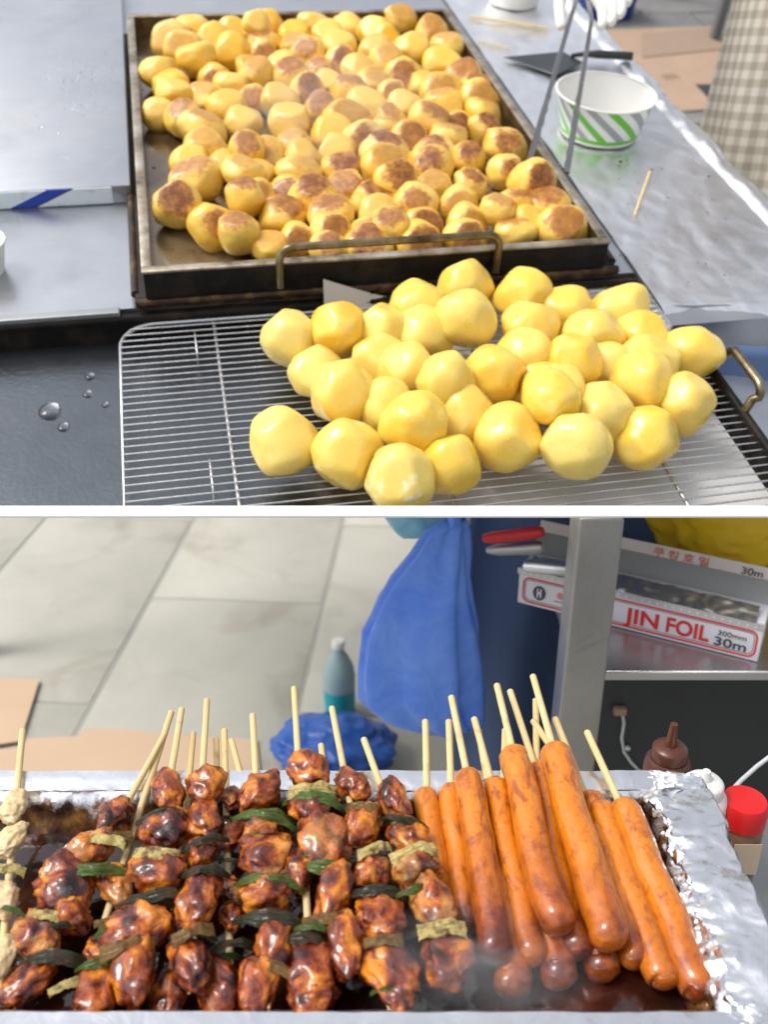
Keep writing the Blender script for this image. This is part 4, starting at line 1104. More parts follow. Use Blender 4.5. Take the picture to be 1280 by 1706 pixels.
# ------------------------------------------------------------------ chicken and scallion skewers
def chunk(seed, m):
    r = random.Random(seed); off = Vector((r.uniform(0, 60), r.uniform(0, 60), r.uniform(0, 60)))
    bm = bmesh.new(); bmesh.ops.create_icosphere(bm, subdivisions=4, radius=1)
    fz = r.uniform(0.62, 0.85); sk = r.uniform(-.25, .25); tp = r.uniform(-.22, .22)
    for v in bm.verts:
        p = v.co.normalized()
        k = 1+0.30*noise.noise(p*1.0+off)+0.17*noise.noise(p*2.1+off)
        k += 0.13*(0.5-2.0*abs(noise.noise(Vector((p.x*1.1, p.y*2.4, p.z*2.0))+off*1.7)))
        k += 0.11*noise.noise(Vector((p.x*2.2, p.y*7, p.z*6))+off)+0.022*noise.noise(p*15+off)
        k = max(0.45, k)
        m_ = max(abs(p.x), abs(p.y), abs(p.z)); q = p*(0.82+0.18/m_*0.75)*k
        v.co = Vector((q.x*(1+tp*q.y), q.y+sk*q.x, q.z*fz))
    return mesh('chicken_piece', bm, m, True)
CV = [chunk(50+i, CHICK) for i in range(16)]
RV = [chunk(90+i, RAWCH) for i in range(3)]
def leaf(seed, kind, m):
    r = random.Random(seed); bm = bmesh.new(); off = Vector((r.uniform(0, 50), 3, 1))
    lf = kind == 'leaf'; wd = r.uniform(0.17, 0.26) if lf else r.uniform(0.22, 0.30); bw_ = r.uniform(0.6, 1.1) if lf else r.uniform(0.22, 0.4); sl = r.uniform(-.25, .25)
    def fn(u, v):
        x = 2*u-1; a = (v-0.5)*2
        half = wd*(1+0.35*noise.noise(Vector((u*3, 0, seed)))+0.18*noise.noise(Vector((u*9, (v > .5)*5, seed))))*((1-0.55*abs(x)**2.5) if lf else (1.0+0.2*abs(x)**4))
        bow = -bw_*abs(x)**2.2
        fold = (-0.55*a*a+0.10*math.cos(a*9+u*5)) if lf else (-0.30*a*a+0.05*math.cos(a*15))
        n1 = 0.16*noise.noise(Vector((u*4, v*1.2, 0))+off)+0.05*noise.noise(Vector((u*11, v*3, 5))+off)
        tw = (0.9 if lf else 0.3)*noise.noise(Vector((u*2.0, 8, 0))+off)
        e = 0.06*noise.noise(Vector((v*14, x, 2))+off) if abs(x) > .9 else 0
        return (x*(1+e), a*half+0.16*noise.noise(Vector((u*2.5, 0, 9))+off)+sl*x*0.5, bow+fold*half+n1+tw*a*half)
    if True:
        sheet(bm, fn, 44, 14, 0.02 if kind == 'leaf' else 0.09)
        # a second fold of the same leaf
        bm2 = bmesh.new(); sheet(bm2, lambda u, v: (lambda p: (p[0]*0.86+0.05, p[1]*0.8+0.10, p[2]*0.9-0.12))(fn(1-u*0.9, v)), 30, 10, 0.04)
        me = bpy.data.meshes.new('t'); bm2.to_mesh(me); bm.from_mesh(me); bpy.data.meshes.remove(me); bm2.free()
    else:
        for k in range(2):
            R_ = 0.30-0.10*k; n = 20; rows = []
            for j in range(25):
                x = -1+2*j/24; row = []
                for i in range(n):
                    th = 2*math.pi*i/n; rr = R_*(1+0.10*noise.noise(Vector((math.cos(th)*2, math.sin(th)*2, x*2))+off)+0.05*math.cos(th*7))
                    row.append(bm.verts.new((x*(1+0.05*k)+0.05*noise.noise(Vector((th, k, 0))+off)*(abs(x) > .9), rr*math.cos(th), 0.85*rr*math.sin(th)-0.10*x*x)))
                rows.append(row)
            for a, b in zip(rows, rows[1:]):
                for i in range(n): bm.faces.new((a[i], a[(i+1) % n], b[(i+1) % n], b[i]))
            bm.faces.new(rows[0][::-1]); bm.faces.new(rows[-1])
    return mesh('scallion_piece', bm, m, True, 50)
LV = {k: [leaf(10+i, 'leaf' if k in 'gd' else 'stalk', SCAL[k]) for i in range(4)] for k in 'gdpb'}
RSTICK = 0.0024
def stick_mesh(a, b, r=RSTICK, sharp=True):
    L = (b-a).length; bm = bmesh.new()
    z0 = -L/2
    pts = [(0, 0, z0), (0, 0, z0+0.010), (0, 0, z0+L*0.5), (0, 0, -z0-0.0008), (0, 0, -z0)]
    tube(bm, pts, [r*0.3 if sharp else r, r, r, r, r*0.75], 10)
    return mesh('stick', bm, STICK, True, 60), T((a+b)/2) @ (b-a).to_track_quat('Z', 'Y').to_matrix().to_4x4()
import re as _re
def skewer(label, front, tip, items, hf, hb, raw=False, group='chicken and scallion skewers in the sauce tray', seed=0):
    """front, tip: (px, py, z of the stick) ; items: letter, px, py, w, h, tilt"""
    r = random.Random(seed*77+5)
    a, b = low(front[0], front[1], hf), low(tip[0], tip[1], hb)
    root = thing('chicken_skewer', label, 'skewer', T(a), group)
    me, mw = stick_mesh(a, b); link('stick', me, root, T(-a) @ mw)
    for it in items:
        k, px, py, w, h = it[:5]; tilt = it[5] if len(it) > 5 else 0; tn = it[6] if len(it) > 6 else None
        # height of the skewer where it passes this row
        f = (front[1]-py)/(front[1]-tip[1]); f = max(0, min(1.0, f))
        z = hf + (hb-hf)*f
        if k in 'cr':
            q = low(px, py, z+0.002); d = lowdepth(px, py, z)
            sx = 0.5*w/FPX*d*0.96; sy = max(0.6*sx, min(1.25*sx, 0.5*h/FPX*d/0.80)); sz = min(0.90*sx, max(0.62*sx, 0.0135))
            yaw = math.atan2(b.x-a.x, b.y-a.y)
            mw = T(q-a) @ Matrix.Rotation(-yaw*0.6+rad(tilt), 4, 'Z') @ Matrix.Rotation(rad(r.uniform(-14, 14)), 4, 'Y') @ Matrix.Rotation(rad(r.uniform(-5, 25)), 4, 'X') @ Matrix.Diagonal((sx*0.97, sy*1.22, sz*1.12, 1)) @ Matrix.Rotation(r.choice([0, math.pi]), 4, r.choice('XYZ')) @ Matrix.Rotation(rad(r.uniform(-20, 20)), 4, 'Z')
            o = link('chicken_piece', (RV if k == 'r' else CV)[r.randrange(3 if k == 'r' else 16)], root, mw)
            o['tone'] = r.uniform(0.0, 0.55) if tn is None else tn
        else:
            q = low(px, py, z+0.012); d = lowdepth(px, py, z+0.012)
            sx = 0.5*w/FPX*d*1.0; sy = max(0.46*sx, h/FPX*d/0.7/0.75*0.62); sy = min(sy, 0.95*sx)
            mw = T(q-a) @ Matrix.Rotation(rad(-tilt), 4, 'Z') @ Matrix.Rotation(rad(18), 4, 'X') @ Matrix.Rotation(rad(r.uniform(-8, 8)), 4, 'Y') @ Matrix.Diagonal((sx*(1.22 if k in 'gd' else 0.80), sx*(1.0 if k in 'gd' else 0.80), sx*0.85, 1))
            link('scallion_piece', LV[k][r.randrange(4)], root, mw)
    # wilted strands caught between the pieces
    if not raw:
        cs = [it for it in items if it[0] == 'c']
        for p, q2 in zip(cs, cs[1:]):
            if r.random() < 0.75:
                px, py, w = .5*(p[1]+q2[1])+r.uniform(-10, 10), .5*(p[2]+q2[2])+r.uniform(-6, 6), .5*(p[3]+q2[3])*r.uniform(.75, 1.15)
                f = max(0, min(1.0, (front[1]-py)/(front[1]-tip[1]))); z = hf+(hb-hf)*f+r.uniform(.004, .010); q = low(px, py, z); d = lowdepth(px, py, z); sx = .5*w/FPX*d
                k = r.choice('dddgb')
                link('scallion_piece', LV[k][r.randrange(4)], root, T(q-a) @ Matrix.Rotation(rad(r.uniform(-22, 22)), 4, 'Z') @ Matrix.Rotation(rad(r.uniform(5, 30)), 4, 'X') @ Matrix.Diagonal((sx*1.1, sx*.8, sx*.8, 1)))
    return root
B0 = SZ+0.010; B1 = TZ+0.012
skewer('glazed chicken skewer nearest the bare sauce, leaning to the right with its stick slanting', (20, 1690), (275, 1222),
  [('c',190,1366,66,46,20,.3),('p',172,1396,92,28,8),('c',150,1414,78,48,0,.6),('g',150,1446,98,28,-4),('c',110,1476,112,66,15,.2),('p',80,1522,76,34,5),('c',118,1524,76,48,0,0),('c',62,1552,92,56,0,.7),('d',80,1590,100,44,0),('c',45,1640,66,75,0,.1)], B0, B1, seed=1)
skewer('glazed chicken skewer under the second one, with a green scallion sticking out at its left', (125, 1690), (286, 1185),
  [('c',200,1478,60,95,25,.5),('g',190,1530,70,26,-38),('c',170,1582,60,45,0,.4),('g',158,1602,62,32,-14),('c',160,1652,84,66,0,.2),('p',105,1640,66,46,-28)], B0-.003, B1, seed=2)
skewer('glazed chicken skewer with a pale green stalk near its top and a round front piece', (228, 1640), (303, 1180),
  [('c',280,1316,60,52,0,.2),('d',275,1352,80,28,-14),('c',275,1382,88,50,0,.1),('p',256,1418,100,38,4),('c',258,1452,92,62,15,.25),('d',262,1488,84,34,-10),('c',225,1545,112,58,15,.3),('b',212,1572,112,30,-12),('c',225,1612,80,84,0,.35)], B0+.010, B1+.010, seed=3)
skewer('dark glazed chicken skewer whose pointed wooden tip shows below its front piece', (315, 1655), (345, 1165),
  [('c',340,1312,66,50,0,.25),('c',340,1364,58,58,0,.3),('d',342,1396,66,34,-15),('c',338,1420,58,40,0,.15),('d',340,1446,70,44,0),('c',328,1500,76,76,0,.3),('b',322,1550,90,34,-18),('c',315,1600,74,84,0,0.0)], B0+.012, B1+.010, seed=4)
skewer('thin chicken skewer squeezed low between two thicker glazed skewers', (385, 1690), (374, 1215),
  [('c',385,1330,36,54,0,.1),('c',386,1392,44,50,0,.2),('d',387,1432,38,38,0),('c',387,1482,40,62,0,.2),('c',386,1524,42,50,0,.3),('d',388,1570,70,52,0),('c',370,1658,92,72,0,.2)], B0-.004, B1-.002, seed=5)
skewer('chicken skewer lying lowest in the sauce, only its front pieces showing', (280, 1690), (322, 1220),
  [('c',280,1662,64,56,0,.1),('c',305,1530,50,60,0,.1),('c',310,1440,45,60,0,.2)], B0-.005, B1-.002, seed=6)
skewer('glazed chicken skewer with a broad green leaf below its top piece', (448, 1680), (421, 1190),
  [('c',432,1320,76,52,0,.3),('g',438,1357,90,34,8),('c',440,1382,70,38,0,.4),('c',445,1425,98,62,0,.5),('g',445,1463,98,26,3),('c',440,1492,94,44,0,.3),('d',450,1526,114,46,4),('c',457,1572,70,74,0,0.0),('c',430,1636,68,84,0,.1)], B0+.010, B1+.008, seed=7)
skewer('tallest glazed chicken skewer, its top piece standing above the foil rim', (522, 1690), (490, 1145),
  [('c',512,1282,72,52,0,.2),('p',520,1310,98,26,2),('g',521,1326,92,24,4),('c',525,1346,88,50,0,.2),('c',537,1402,102,68,8,.7),('c',500,1450,50,60,0,.2),('c',520,1612,84,84,0,.1),('c',523,1662,88,52,0,.15),('d',505,1560,80,40,0)], B0+.006, B1+.012, seed=8)
skewer('glazed chicken skewer crossing in the middle with dangling dark green leaves', (578, 1620), (535, 1240),
  [('g',545,1442,92,38,6),('c',555,1492,72,72,0,.2),('b',540,1528,96,24,-8),('g',520,1540,60,34,0),('c',575,1572,74,88,0,0.0)], B0+.016, B1-.004, seed=9)
skewer('glazed chicken skewer with yellow green stalks between small round pieces', (652, 1690), (553, 1178),
  [('c',588,1306,60,44,0,.15),('b',600,1340,70,30,10),('c',605,1376,70,56,0,.3),('p',625,1412,66,38,-25),('c',620,1452,66,42,0,.25),('d',630,1480,90,40,-2),('c',635,1526,88,64,0,.3),('b',641,1563,84,34,-8),('c',650,1616,90,82,0,.05),('c',668,1664,52,30,0,0)], B0+.009, B1+.006, seed=10)
skewer('paler chicken skewer beside the sausages with dry frayed scallion stalks', (755, 1640), (606, 1230),
  [('c',657,1331,58,50,0,.5),('d',662,1362,52,44,20),('c',685,1396,70,52,0,.55),('p',690,1418,96,24,-22),('c',692,1446,88,50,0,.75),('g',698,1478,62,30,-18),('c',720,1502,78,68,0,.8),('p',736,1545,98,34,-8),('c',745,1592,106,74,0,.3)], B0+.009, B1+.006, seed=11)
skewer('pale ungrilled chicken skewer cut off at the tray\'s left side', (-6, 1690), (38, 1215),
  [('r',22,1342,48,54,0),('r',18,1400,46,58,0),('p',16,1446,60,38,0),('r',6,1500,48,74,0),('g',14,1512,44,50,20),('r',-2,1600,52,74,0)], B0+.004, B1, raw=True, seed=12)
# bare sticks of skewers hidden below
for px, py, qx, qy, lb in ((360, 1230, 362, 1330, 'upright stick between the dark and the thin chicken skewers'), (385, 1232, 412, 1330, 'slightly slanting stick left of the broad leaf skewer')):
    a, b = low(qx, qy, B0+.012), low(px, py, B1-.004)
    me, mw = stick_mesh(a, b); tag(link('skewer_stick', me, None, mw), lb, 'stick')

# ------------------------------------------------------------------ sausages on sticks
def bez(P_, n):
    out = []
    for k in range(n+1):
        t = k/n
        if len(P_) == 2: out.append(P_[0].lerp(P_[1], t))
        else:
            a, b, c = P_; out.append(a*(1-t)**2 + b*2*t*(1-t) + c*t*t)
    return out
def sausage(label, pts, w, ztop, zbot, stick=None, tone=0.3, seed=0, zst=None):
    r = random.Random(seed); n = len(pts)
    P3 = []
    for i, (px, py) in enumerate(pts):
        t = (py-pts[0][1])/(pts[-1][1]-pts[0][1]); P3.append(low(px, py, ztop+(zbot-ztop)*t))
    if n == 3:  # control point so that the curve passes through the middle point
        P3[1] = P3[1]*2 - (P3[0]+P3[2])*0.5
    d = lowdepth(pts[0][0], pts[0][1], ztop); d1 = lowdepth(pts[-1][0], pts[-1][1], zbot)
    R_ = 0.5*w/FPX*0.5*(d+d1)*0.97
    ax = bez(P3, 44); base = ax[-1].copy()
    root = thing('sausage_skewer', label, 'sausage', T(base), 'grilled sausages on sticks in the sauce tray')
    L = (ax[0]-ax[-1]).length
    pts3, rads, bn = [], [], []
    ncap = 7
    for k in range(ncap):
        a = math.pi/2*(k+0.35)/ncap; pts3.append(ax[0] + (ax[0]-ax[1]).normalized()*R_*0.75*math.cos(a)); rads.append(R_*0.93*math.sin(a)**0.7); bn.append(0.0)
    off = Vector((seed*3.7, 0, 0))
    for k, p in enumerate(ax):
        s = k/44; wob = 1+0.035*noise.noise(Vector((s*5, seed, 0)))+0.018*noise.noise(Vector((s*16, seed, 3)))
        pts3.append(p+Vector((0.0035*noise.noise(Vector((s*2.6, 1, seed*3.3))), 0, 0.0015*noise.noise(Vector((s*3, 5, seed*2.3)))))); rads.append(R_*(0.95+0.08*s)*wob); bn.append(s)
    for k in range(ncap):
        a = math.pi/2*(k+1)/ncap; pts3.append(ax[-1] + (ax[-1]-ax[-2]).normalized()*R_*0.95*math.sin(a)); rads.append(max(0.0006, R_*1.03*math.cos(a)**0.8)); bn.append(1.0)
    bm = bmesh.new(); lay = bm.verts.layers.float.new('burn'); n0 = 0
    tube(bm, [p-base for p in pts3], rads, 28); bm.verts.ensure_lookup_table()
    for i, v in enumerate(bm.verts):
        v[lay] = bn[min(len(bn)-1, i//28)]
        v.co += v.normal*0 if v.normal.length == 0 else Vector((0, 0, 0))
        q = (v.co+base)*70+off; v.co += Vector((noise.noise(q), noise.noise(q+Vector((7, 0, 0))), noise.noise(q+Vector((0, 7, 0)))))*0.0006
    o = obj('sausage', bm, SAUS, root, True); o['tone'] = float(tone)
    if stick:
        e = (ax[0]-ax[1]).normalized()
        b = low(stick[0], stick[1], zst if zst else ztop + 0.012)
        me, mw = stick_mesh(ax[0]+(ax[6]-ax[0])*1.0, b, 0.0026, False); link('stick', me, root, T(-base) @ mw)
    return root
z0, z1 = SZ+0.009, TZ-0.001
L2b, L2t = SZ+0.026, TZ+0.012
sausage('short upright sausage beside the pale chicken skewer with a blurred stick', [(710, 1328), (722, 1440), (742, 1560)], 47, z1, z0, (709, 1200), .15, 1)
sausage('plain sausage left of the darkest one, its stick close beside another stick', [(752, 1322), (760, 1420), (778, 1530)], 48, z1, z0, (748, 1200), .2, 2)
sausage('wide dark glazed sausage with a blackened lower half left of centre', [(781, 1300), (800, 1410), (824, 1575)], 56, L2t, L2b-.004, (752, 1160), .62, 3)
sausage('slim sausage between the dark glazed one and the speckled one', [(826, 1312), (846, 1430), (885, 1582)], 50, L2t-.008, L2b-.010, (790, 1196), .32, 4)
sausage('speckled brown sausage with a burnt front tip and a tall stick', [(858, 1262), (884, 1370), (928, 1528)], 58, L2t+.006, L2b+.004, (828, 1140), .45, 5)
sausage('greasy brown sausage lying lower between two large front sausages', [(902, 1285), (925, 1430), (964, 1572)], 50, L2t-.010, L2b-.010, (850, 1150), .45, 6)
sausage('largest bright orange sausage with the tallest stick in the middle of the pile', [(927, 1258), (962, 1390), (1012, 1550)], 62, L2t+.006, L2b+.004, (888, 1125), .22, 7)
sausage('sausage mostly hidden right of the largest one, only its round front end bare', [(985, 1335), (1020, 1470), (1056, 1588)], 50, z1, L2b-.012, (925, 1196), .3, 8)
sausage('smooth pale orange sausage left of the rightmost one, resting in the sauce', [(1004, 1352), (1048, 1480), (1104, 1620)], 52, z1+.002, z0+.004, (888, 1200), .12, 9, TZ+.006)
sausage('rightmost sausage along the foil wall with a slanting stick', [(1042, 1352), (1092, 1478), (1164, 1635)], 62, z1+.005, z0+.003, (978, 1218), .28, 10)
sausage('lowest sausage end dipping in sauce below the slim sausage', [(830, 1400), (846, 1520), (850, 1632)], 58, z1-.004, z0-.001, (842, 1215), .35, 11)
sausage('lowest sausage end dipping in sauce below the greasy brown one', [(890, 1400), (912, 1520), (928, 1618)], 58, z1-.004, z0-.001, (893, 1165), .4, 12)
sausage('lowest sausage end dipping in sauce below the largest sausage', [(950, 1400), (982, 1520), (1000, 1606)], 56, z1-.004, z0-.001, None, .35, 13)
for px, py, qx, qy, lb in ((797, 1215, 812, 1300, 'short stick right of the taller twin stick above the slim sausage'), (846, 1212, 850, 1260, 'shortest stick peeking out between the speckled sausage and its neighbour')):
    a, b = low(qx, qy, TZ+.006), low(px, py, TZ+.012)
    me, mw = stick_mesh(a, b, 0.0024, False); tag(link('skewer_stick', me, None, mw), lb, 'stick')

# ================================================================== things behind the skewer tray
HZ = 0.895
sy_ = low(1100, 1119, HZ).y; sxl = low(1012, 1118, HZ).x
sh = thing('steel_shelf', 'steel shelf unit with a dark back carrying the foil boxes right of the post', 'shelf', T((sxl, sy_, 0.001)))
bm = bmesh.new(); box(bm, -0.035, 0.95, 0, 0.33, HZ-0.014, HZ-0.001); bevel(bm, 0.0015, 1); obj('shelf_board', bm, m_steel('shelf steel', (0.50, 0.50, 0.51), 0.28, scale=8), sh, True, 40)
DARKP = plain('dark grey panel', (0.030, 0.033, 0.036), 0.6, var=0.3, scale=12, bumpd=0.0008)
bm = bmesh.new(); box(bm, -0.035, 0.95, 0.10, 0.11, 0, HZ-0.016); obj('back_panel', bm, DARKP, sh)
bm = bmesh.new(); box(bm, 0.92, 0.95, 0.0, 0.03, 0, HZ-0.0145); obj('leg', bm, POST, sh)
# foil boxes
def m_boxprint():
    return plain('white box card', (0.66, 0.66, 0.70), 0.4, var=0.03)
BOXW = m_boxprint(); GREYC = plain('grey inner card', (0.30, 0.31, 0.30), 0.6, var=0.08); RED = plain('red print', (0.62, 0.018, 0.020), 0.5, var=0.03); INK = plain('dark ink', (0.05, 0.055, 0.07), 0.5)
SILV = plain('silver card edge', (0.55, 0.56, 0.57), 0.3, metal=0.6)
def text(body, size, m, parent, loc, sx=1.0, bold=0.0, rot=(math.pi/2, 0, 0), name='lettering', align='LEFT'):
    cu = bpy.data.curves.new(name, 'FONT'); cu.body = body; cu.size = size; cu.extrude = 0.0002; cu.offset = bold; cu.align_x = align
    o = bpy.data.objects.new(name, cu); o.data.materials.append(m); COL.objects.link(o)
    dg = bpy.context.evaluated_depsgraph_get(); dg.update()
    me = bpy.data.meshes.new_from_object(o.evaluated_get(dg)); bpy.data.objects.remove(o)
    return link(name, me, parent, T(loc) @ Euler(rot).to_matrix().to_4x4() @ Matrix.Diagonal((sx, 1, 1, 1)))
def rrect(bm, x0, x1, z0, z1, r, w, y0, y1):
    def loop(o):
        P_ = []
        for (cx, cz, a0) in ((x1-r, z1-r, 0), (x0+r, z1-r, 90), (x0+r, z0+r, 180), (x1-r, z0+r, 270)):
            for k in range(7):
                a = rad(a0+15*k); P_.append((cx+(r-o)*math.cos(a), cz+(r-o)*math.sin(a)))
        return P_
    A_, B_ = loop(0), loop(w); n = len(A_)
    va = [bm.verts.new((p[0], y0, p[1])) for p in A_]; vb = [bm.verts.new((p[0], y0, p[1])) for p in B_]
    va2 = [bm.verts.new((p[0], y1, p[1])) for p in A_]; vb2 = [bm.verts.new((p[0], y1, p[1])) for p in B_]
    for i in range(n):
        j = (i+1) % n
        bm.faces.new((va[i], va[j], vb[j], vb[i])); bm.faces.new((va[i], va2[i], va2[j], va[j])); bm.faces.new((vb[i], vb[j], vb2[j], vb2[i]))
def foilbox(name, label, p0, p1, h, open_lid=True):
    """p0, p1: bottom front corners, left and right; front face looks along -y of the box"""
    v = p1-p0; L = v.length; ang = math.atan2(v.y, v.x)
    t = thing(name, label, 'foil box', T(p0) @ Matrix.Rotation(ang, 4, 'Z'))
    dp = 0.05
    bm = bmesh.new(); box(bm, 0, L, 0, dp, 0.0008, h); bevel(bm, 0.0012, 2); obj('box_body', bm, BOXW, t, True, 40)
    bm = bmesh.new(); rrect(bm, 0.006, L-0.004, 0.0045, h-0.010, 0.010, 0.0022, -0.0006, 0.0); obj('red_border', bm, RED, t)
    bm = bmesh.new(); rrect(bm, 0.0095, L-0.0075, 0.0085, h-0.0135, 0.007, 0.0006, -0.0005, 0.0); obj('dark_border', bm, INK, t)
    if open_lid:
        bm = bmesh.new(); box(bm, -0.002, L+0.001, -0.0012, -0.0002, h-0.0075, h+0.001); obj('cutter_strip', bm, SILV, t)
        bm = bmesh.new()
        for k in range(int(L/0.0095)): bmesh.ops.create_circle(bm, cap_ends=True, segments=10, radius=0.0013, matrix=T((0.006+k*0.0095, -0.0016, h-0.004)) @ Matrix.Rotation(math.pi/2, 4, 'X'))
        o = obj('cutter_dots', bm, PAPER, t); o['kind'] = 'stuff'
        # strip of foil hanging over the edge
        bm = bmesh.new(); sheet(bm, lambda a, b: (0.01+a*(L-0.02), -0.002+b*0.030+0.002*noise.noise(Vector((a*20, b*3, 0))), h+0.0025+0.006*b+0.003*noise.noise(Vector((a*26, b*4, 3)))), 90, 8); obj('foil_end', bm, FOIL, t, True)
        # lid standing open behind: inside grey, outer edge printed
        bm = bmesh.new(); vs = box(bm, -0.002, L+0.002, 0.050, 0.0512, h-0.004, h+0.016)
        for q in vs[4:]: q.co.y += 0.030
        obj('lid', bm, GREYC, t)
        bm = bmesh.new(); vs = box(bm, -0.002, L+0.002, 0.0805, 0.0817, h+0.0165, h+0.031)
        for q in vs[4:]: q.co.y += 0.004
        obj('lid_flap', bm, plain('pale lid card', (0.66, 0.58, 0.53), 0.5), t)
    return t, L
fb, L_ = foilbox('foil_box', 'open white foil roll box with red lettering on the steel shelf behind the post', low(862, 1004, HZ), low(1262, 1104, HZ), 0.052)
s_ = L_/400.0
def bxp(px): # position along the box for a pixel on its front
    a, b = low(862, 1004, HZ), low(1262, 1104, HZ); lo_, hi_ = 0.0, 1.0
    for _ in range(40):
        m_ = .5*(lo_+hi_); q = a.lerp(b, m_) - C0; x = 640+FPX*q.dot(cR)/q.dot(cW)
        if x < px: lo_ = m_
        else: hi_ = m_
    return lo_*L_
def fit(o, wid):
    xs = [v.co.x for v in o.data.vertices]; k = wid/(max(xs)-min(xs)); o.matrix_basis = o.matrix_basis @ Matrix.Diagonal((k, 1, 1, 1)) @ T((-min(xs), 0, 0)); return o
fit(text('JIN', 0.0290, RED, fb, (bxp(1037), -0.0008, 0.0125), 1, 0.0007), bxp(1094)-bxp(1037))
fit(text('FOIL', 0.0290, RED, fb, (bxp(1107), -0.0008, 0.0125), 1, 0.0007), bxp(1178)-bxp(1107))
fit(text('300mm', 0.0095, INK, fb, (bxp(1191), -0.0008, 0.0255), 1, 0.0), bxp(1238)-bxp(1191))
fit(text('30m', 0.0165, INK, fb, (bxp(1187), -0.0008, 0.0110), 1, 0.0003), bxp(1240)-bxp(1187))
bm = bmesh.new(); bmesh.ops.create_circle(bm, cap_ends=True, segments=28, radius=1, matrix=T((bxp(897), -0.0009, 0.0225)) @ Matrix.Rotation(math.pi/2, 4, 'X') @ Matrix.Diagonal((0.0085, 0.0105, 1, 1))); obj('oval_emblem', bm, INK, fb)
bm = bmesh.new(); box(bm, bxp(897)-0.0030, bxp(897)-0.0012, -0.0013, -0.0010, 0.016, 0.029); box(bm, bxp(897)+0.0012, bxp(897)+0.0030, -0.0013, -0.0010, 0.016, 0.029); box(bm, bxp(897)-0.0011, bxp(897)+0.0011, -0.0013, -0.0010, 0.021, 0.024); obj('emblem_mark', bm, BOXW, fb)
bm = bmesh.new(); bmesh.ops.create_circle(bm, cap_ends=True, segments=24, radius=0.005, matrix=T((bxp(932), -0.0009, 0.0255)) @ Matrix.Rotation(math.pi/2, 4, 'X')); obj('round_mark', bm, plain('faded red print', (0.62, 0.20, 0.20), 0.5), fb)
bm = bmesh.new(); box(bm, bxp(922), bxp(950), -0.0009, -0.0006, 0.0155, 0.0175); obj('small_print', bm, plain('grey print', (0.30, 0.30, 0.33), 0.5), fb)
ORG = plain('orange print', (0.62, 0.16, 0.07), 0.5)
text('쿠 킹 호 일', 0.0125, ORG, fb, (L_*0.50, 0.0796, 0.052+0.0185), 1.25, 0.0002, rot=(math.pi/2-0.25, 0, 0))
text('30m', 0.0125, INK, fb, (L_*0.86, 0.0796, 0.052+0.0185), 1.2, 0.0001, rot=(math.pi/2-0.25, 0, 0))
fb2, _ = foilbox('foil_box', 'closed foil box with a pinkish red border lying farther back on the shelf', low(778, 876, HZ+.03), low(1085, 880, HZ+.03), 0.05, False)
bm = bmesh.new(); box(bm, -0.005, _+0.002, 0.0, 0.05, -0.029, -0.0005); obj('cradle', bm, DARKP, fb2)
# yellow plastic bag
def blob(name, c, s, m, seed, amp=0.25, fr=1.6, sub=5, fold=0.12):
    bm = bmesh.new(); bmesh.ops.create_icosphere(bm, subdivisions=sub, radius=1); off = Vector((seed*3.1, seed, 0))
    for v in bm.verts:
        p = v.co.normalized(); k = 1+amp*noise.noise(p*fr+off)-fold*abs(noise.noise(p*3.2+off))+0.04*noise.noise(p*8+off)
        v.co = Vector((p.x*k*s[0], p.y*k*s[1], max(-0.86, p.z*k)*s[2]))
    return obj(name, bm, m, None, True, mw=T(c))
YEL = plain('yellow plastic film', (1.0, 0.62, 0.02), 0.28, var=0.05, scale=20)
q = aty(1215, 905, 1.19); tag(blob('plastic_bag', Vector((q.x, 1.20, HZ+.085)), (.118, .06, .10), YEL, 3), 'stuffed yellow plastic bag on the shelf behind the open foil box', 'plastic bag')
# red handled tool resting across the boxes' left end
tl_ = thing('kitchen_tool', 'blurred red handled tool with a steel blade at the left end of the foil boxes', 'tool')
a, b = aty(806, 897, 1.05), aty(905, 886, 1.02)
bm = bmesh.new(); tube(bm, [a, a.lerp(b, .15), a.lerp(b, .8), b], [0.005, 0.0075, 0.0078, 0.006], 12); obj('handle', bm, plain('red plastic', (0.55, 0.012, 0.015), 0.35), tl_, True, 60)
a, b = aty(812, 917, 1.05), aty(905, 912, 1.02)
bm = bmesh.new(); tube(bm, [a, a.lerp(b, .2), a.lerp(b, .9), b], [0.004, 0.0075, 0.0085, 0.006], 12); obj('blade', bm, STEELD, tl_, True, 60)
a, b = aty(872, 942, 1.03), aty(952, 950, 1.02)
bm = bmesh.new(); tube(bm, [a, a.lerp(b, .15), b], [0.006, 0.0085, 0.0075], 14); tag(obj('foil_core', bm, FOIL, None, True, 60), 'shiny rolled foil end sticking out of the open foil box', 'foil roll')
# dark blue tarp hanging under the counter
def tarp_fn(u, v):
    x = aty(768, 1000, 1.22).x + u*0.42; z = 1.20 - v*0.95
    return (x+0.01*math.sin(v*5), 1.22+0.012*math.sin(u*17+v*2)*(.4+v)+0.010*noise.noise(Vector((u*5, v*4, 0))), z)
bm = bmesh.new(); sheet(bm, tarp_fn, 50, 60, 0.0015)
tag(obj('tarp', bm, plain('slate blue tarp', (0.075, 0.125, 0.25), 0.55, var=0.15, scale=6), None, True), 'slate blue tarp hanging behind the post under the upper counter', 'tarp')
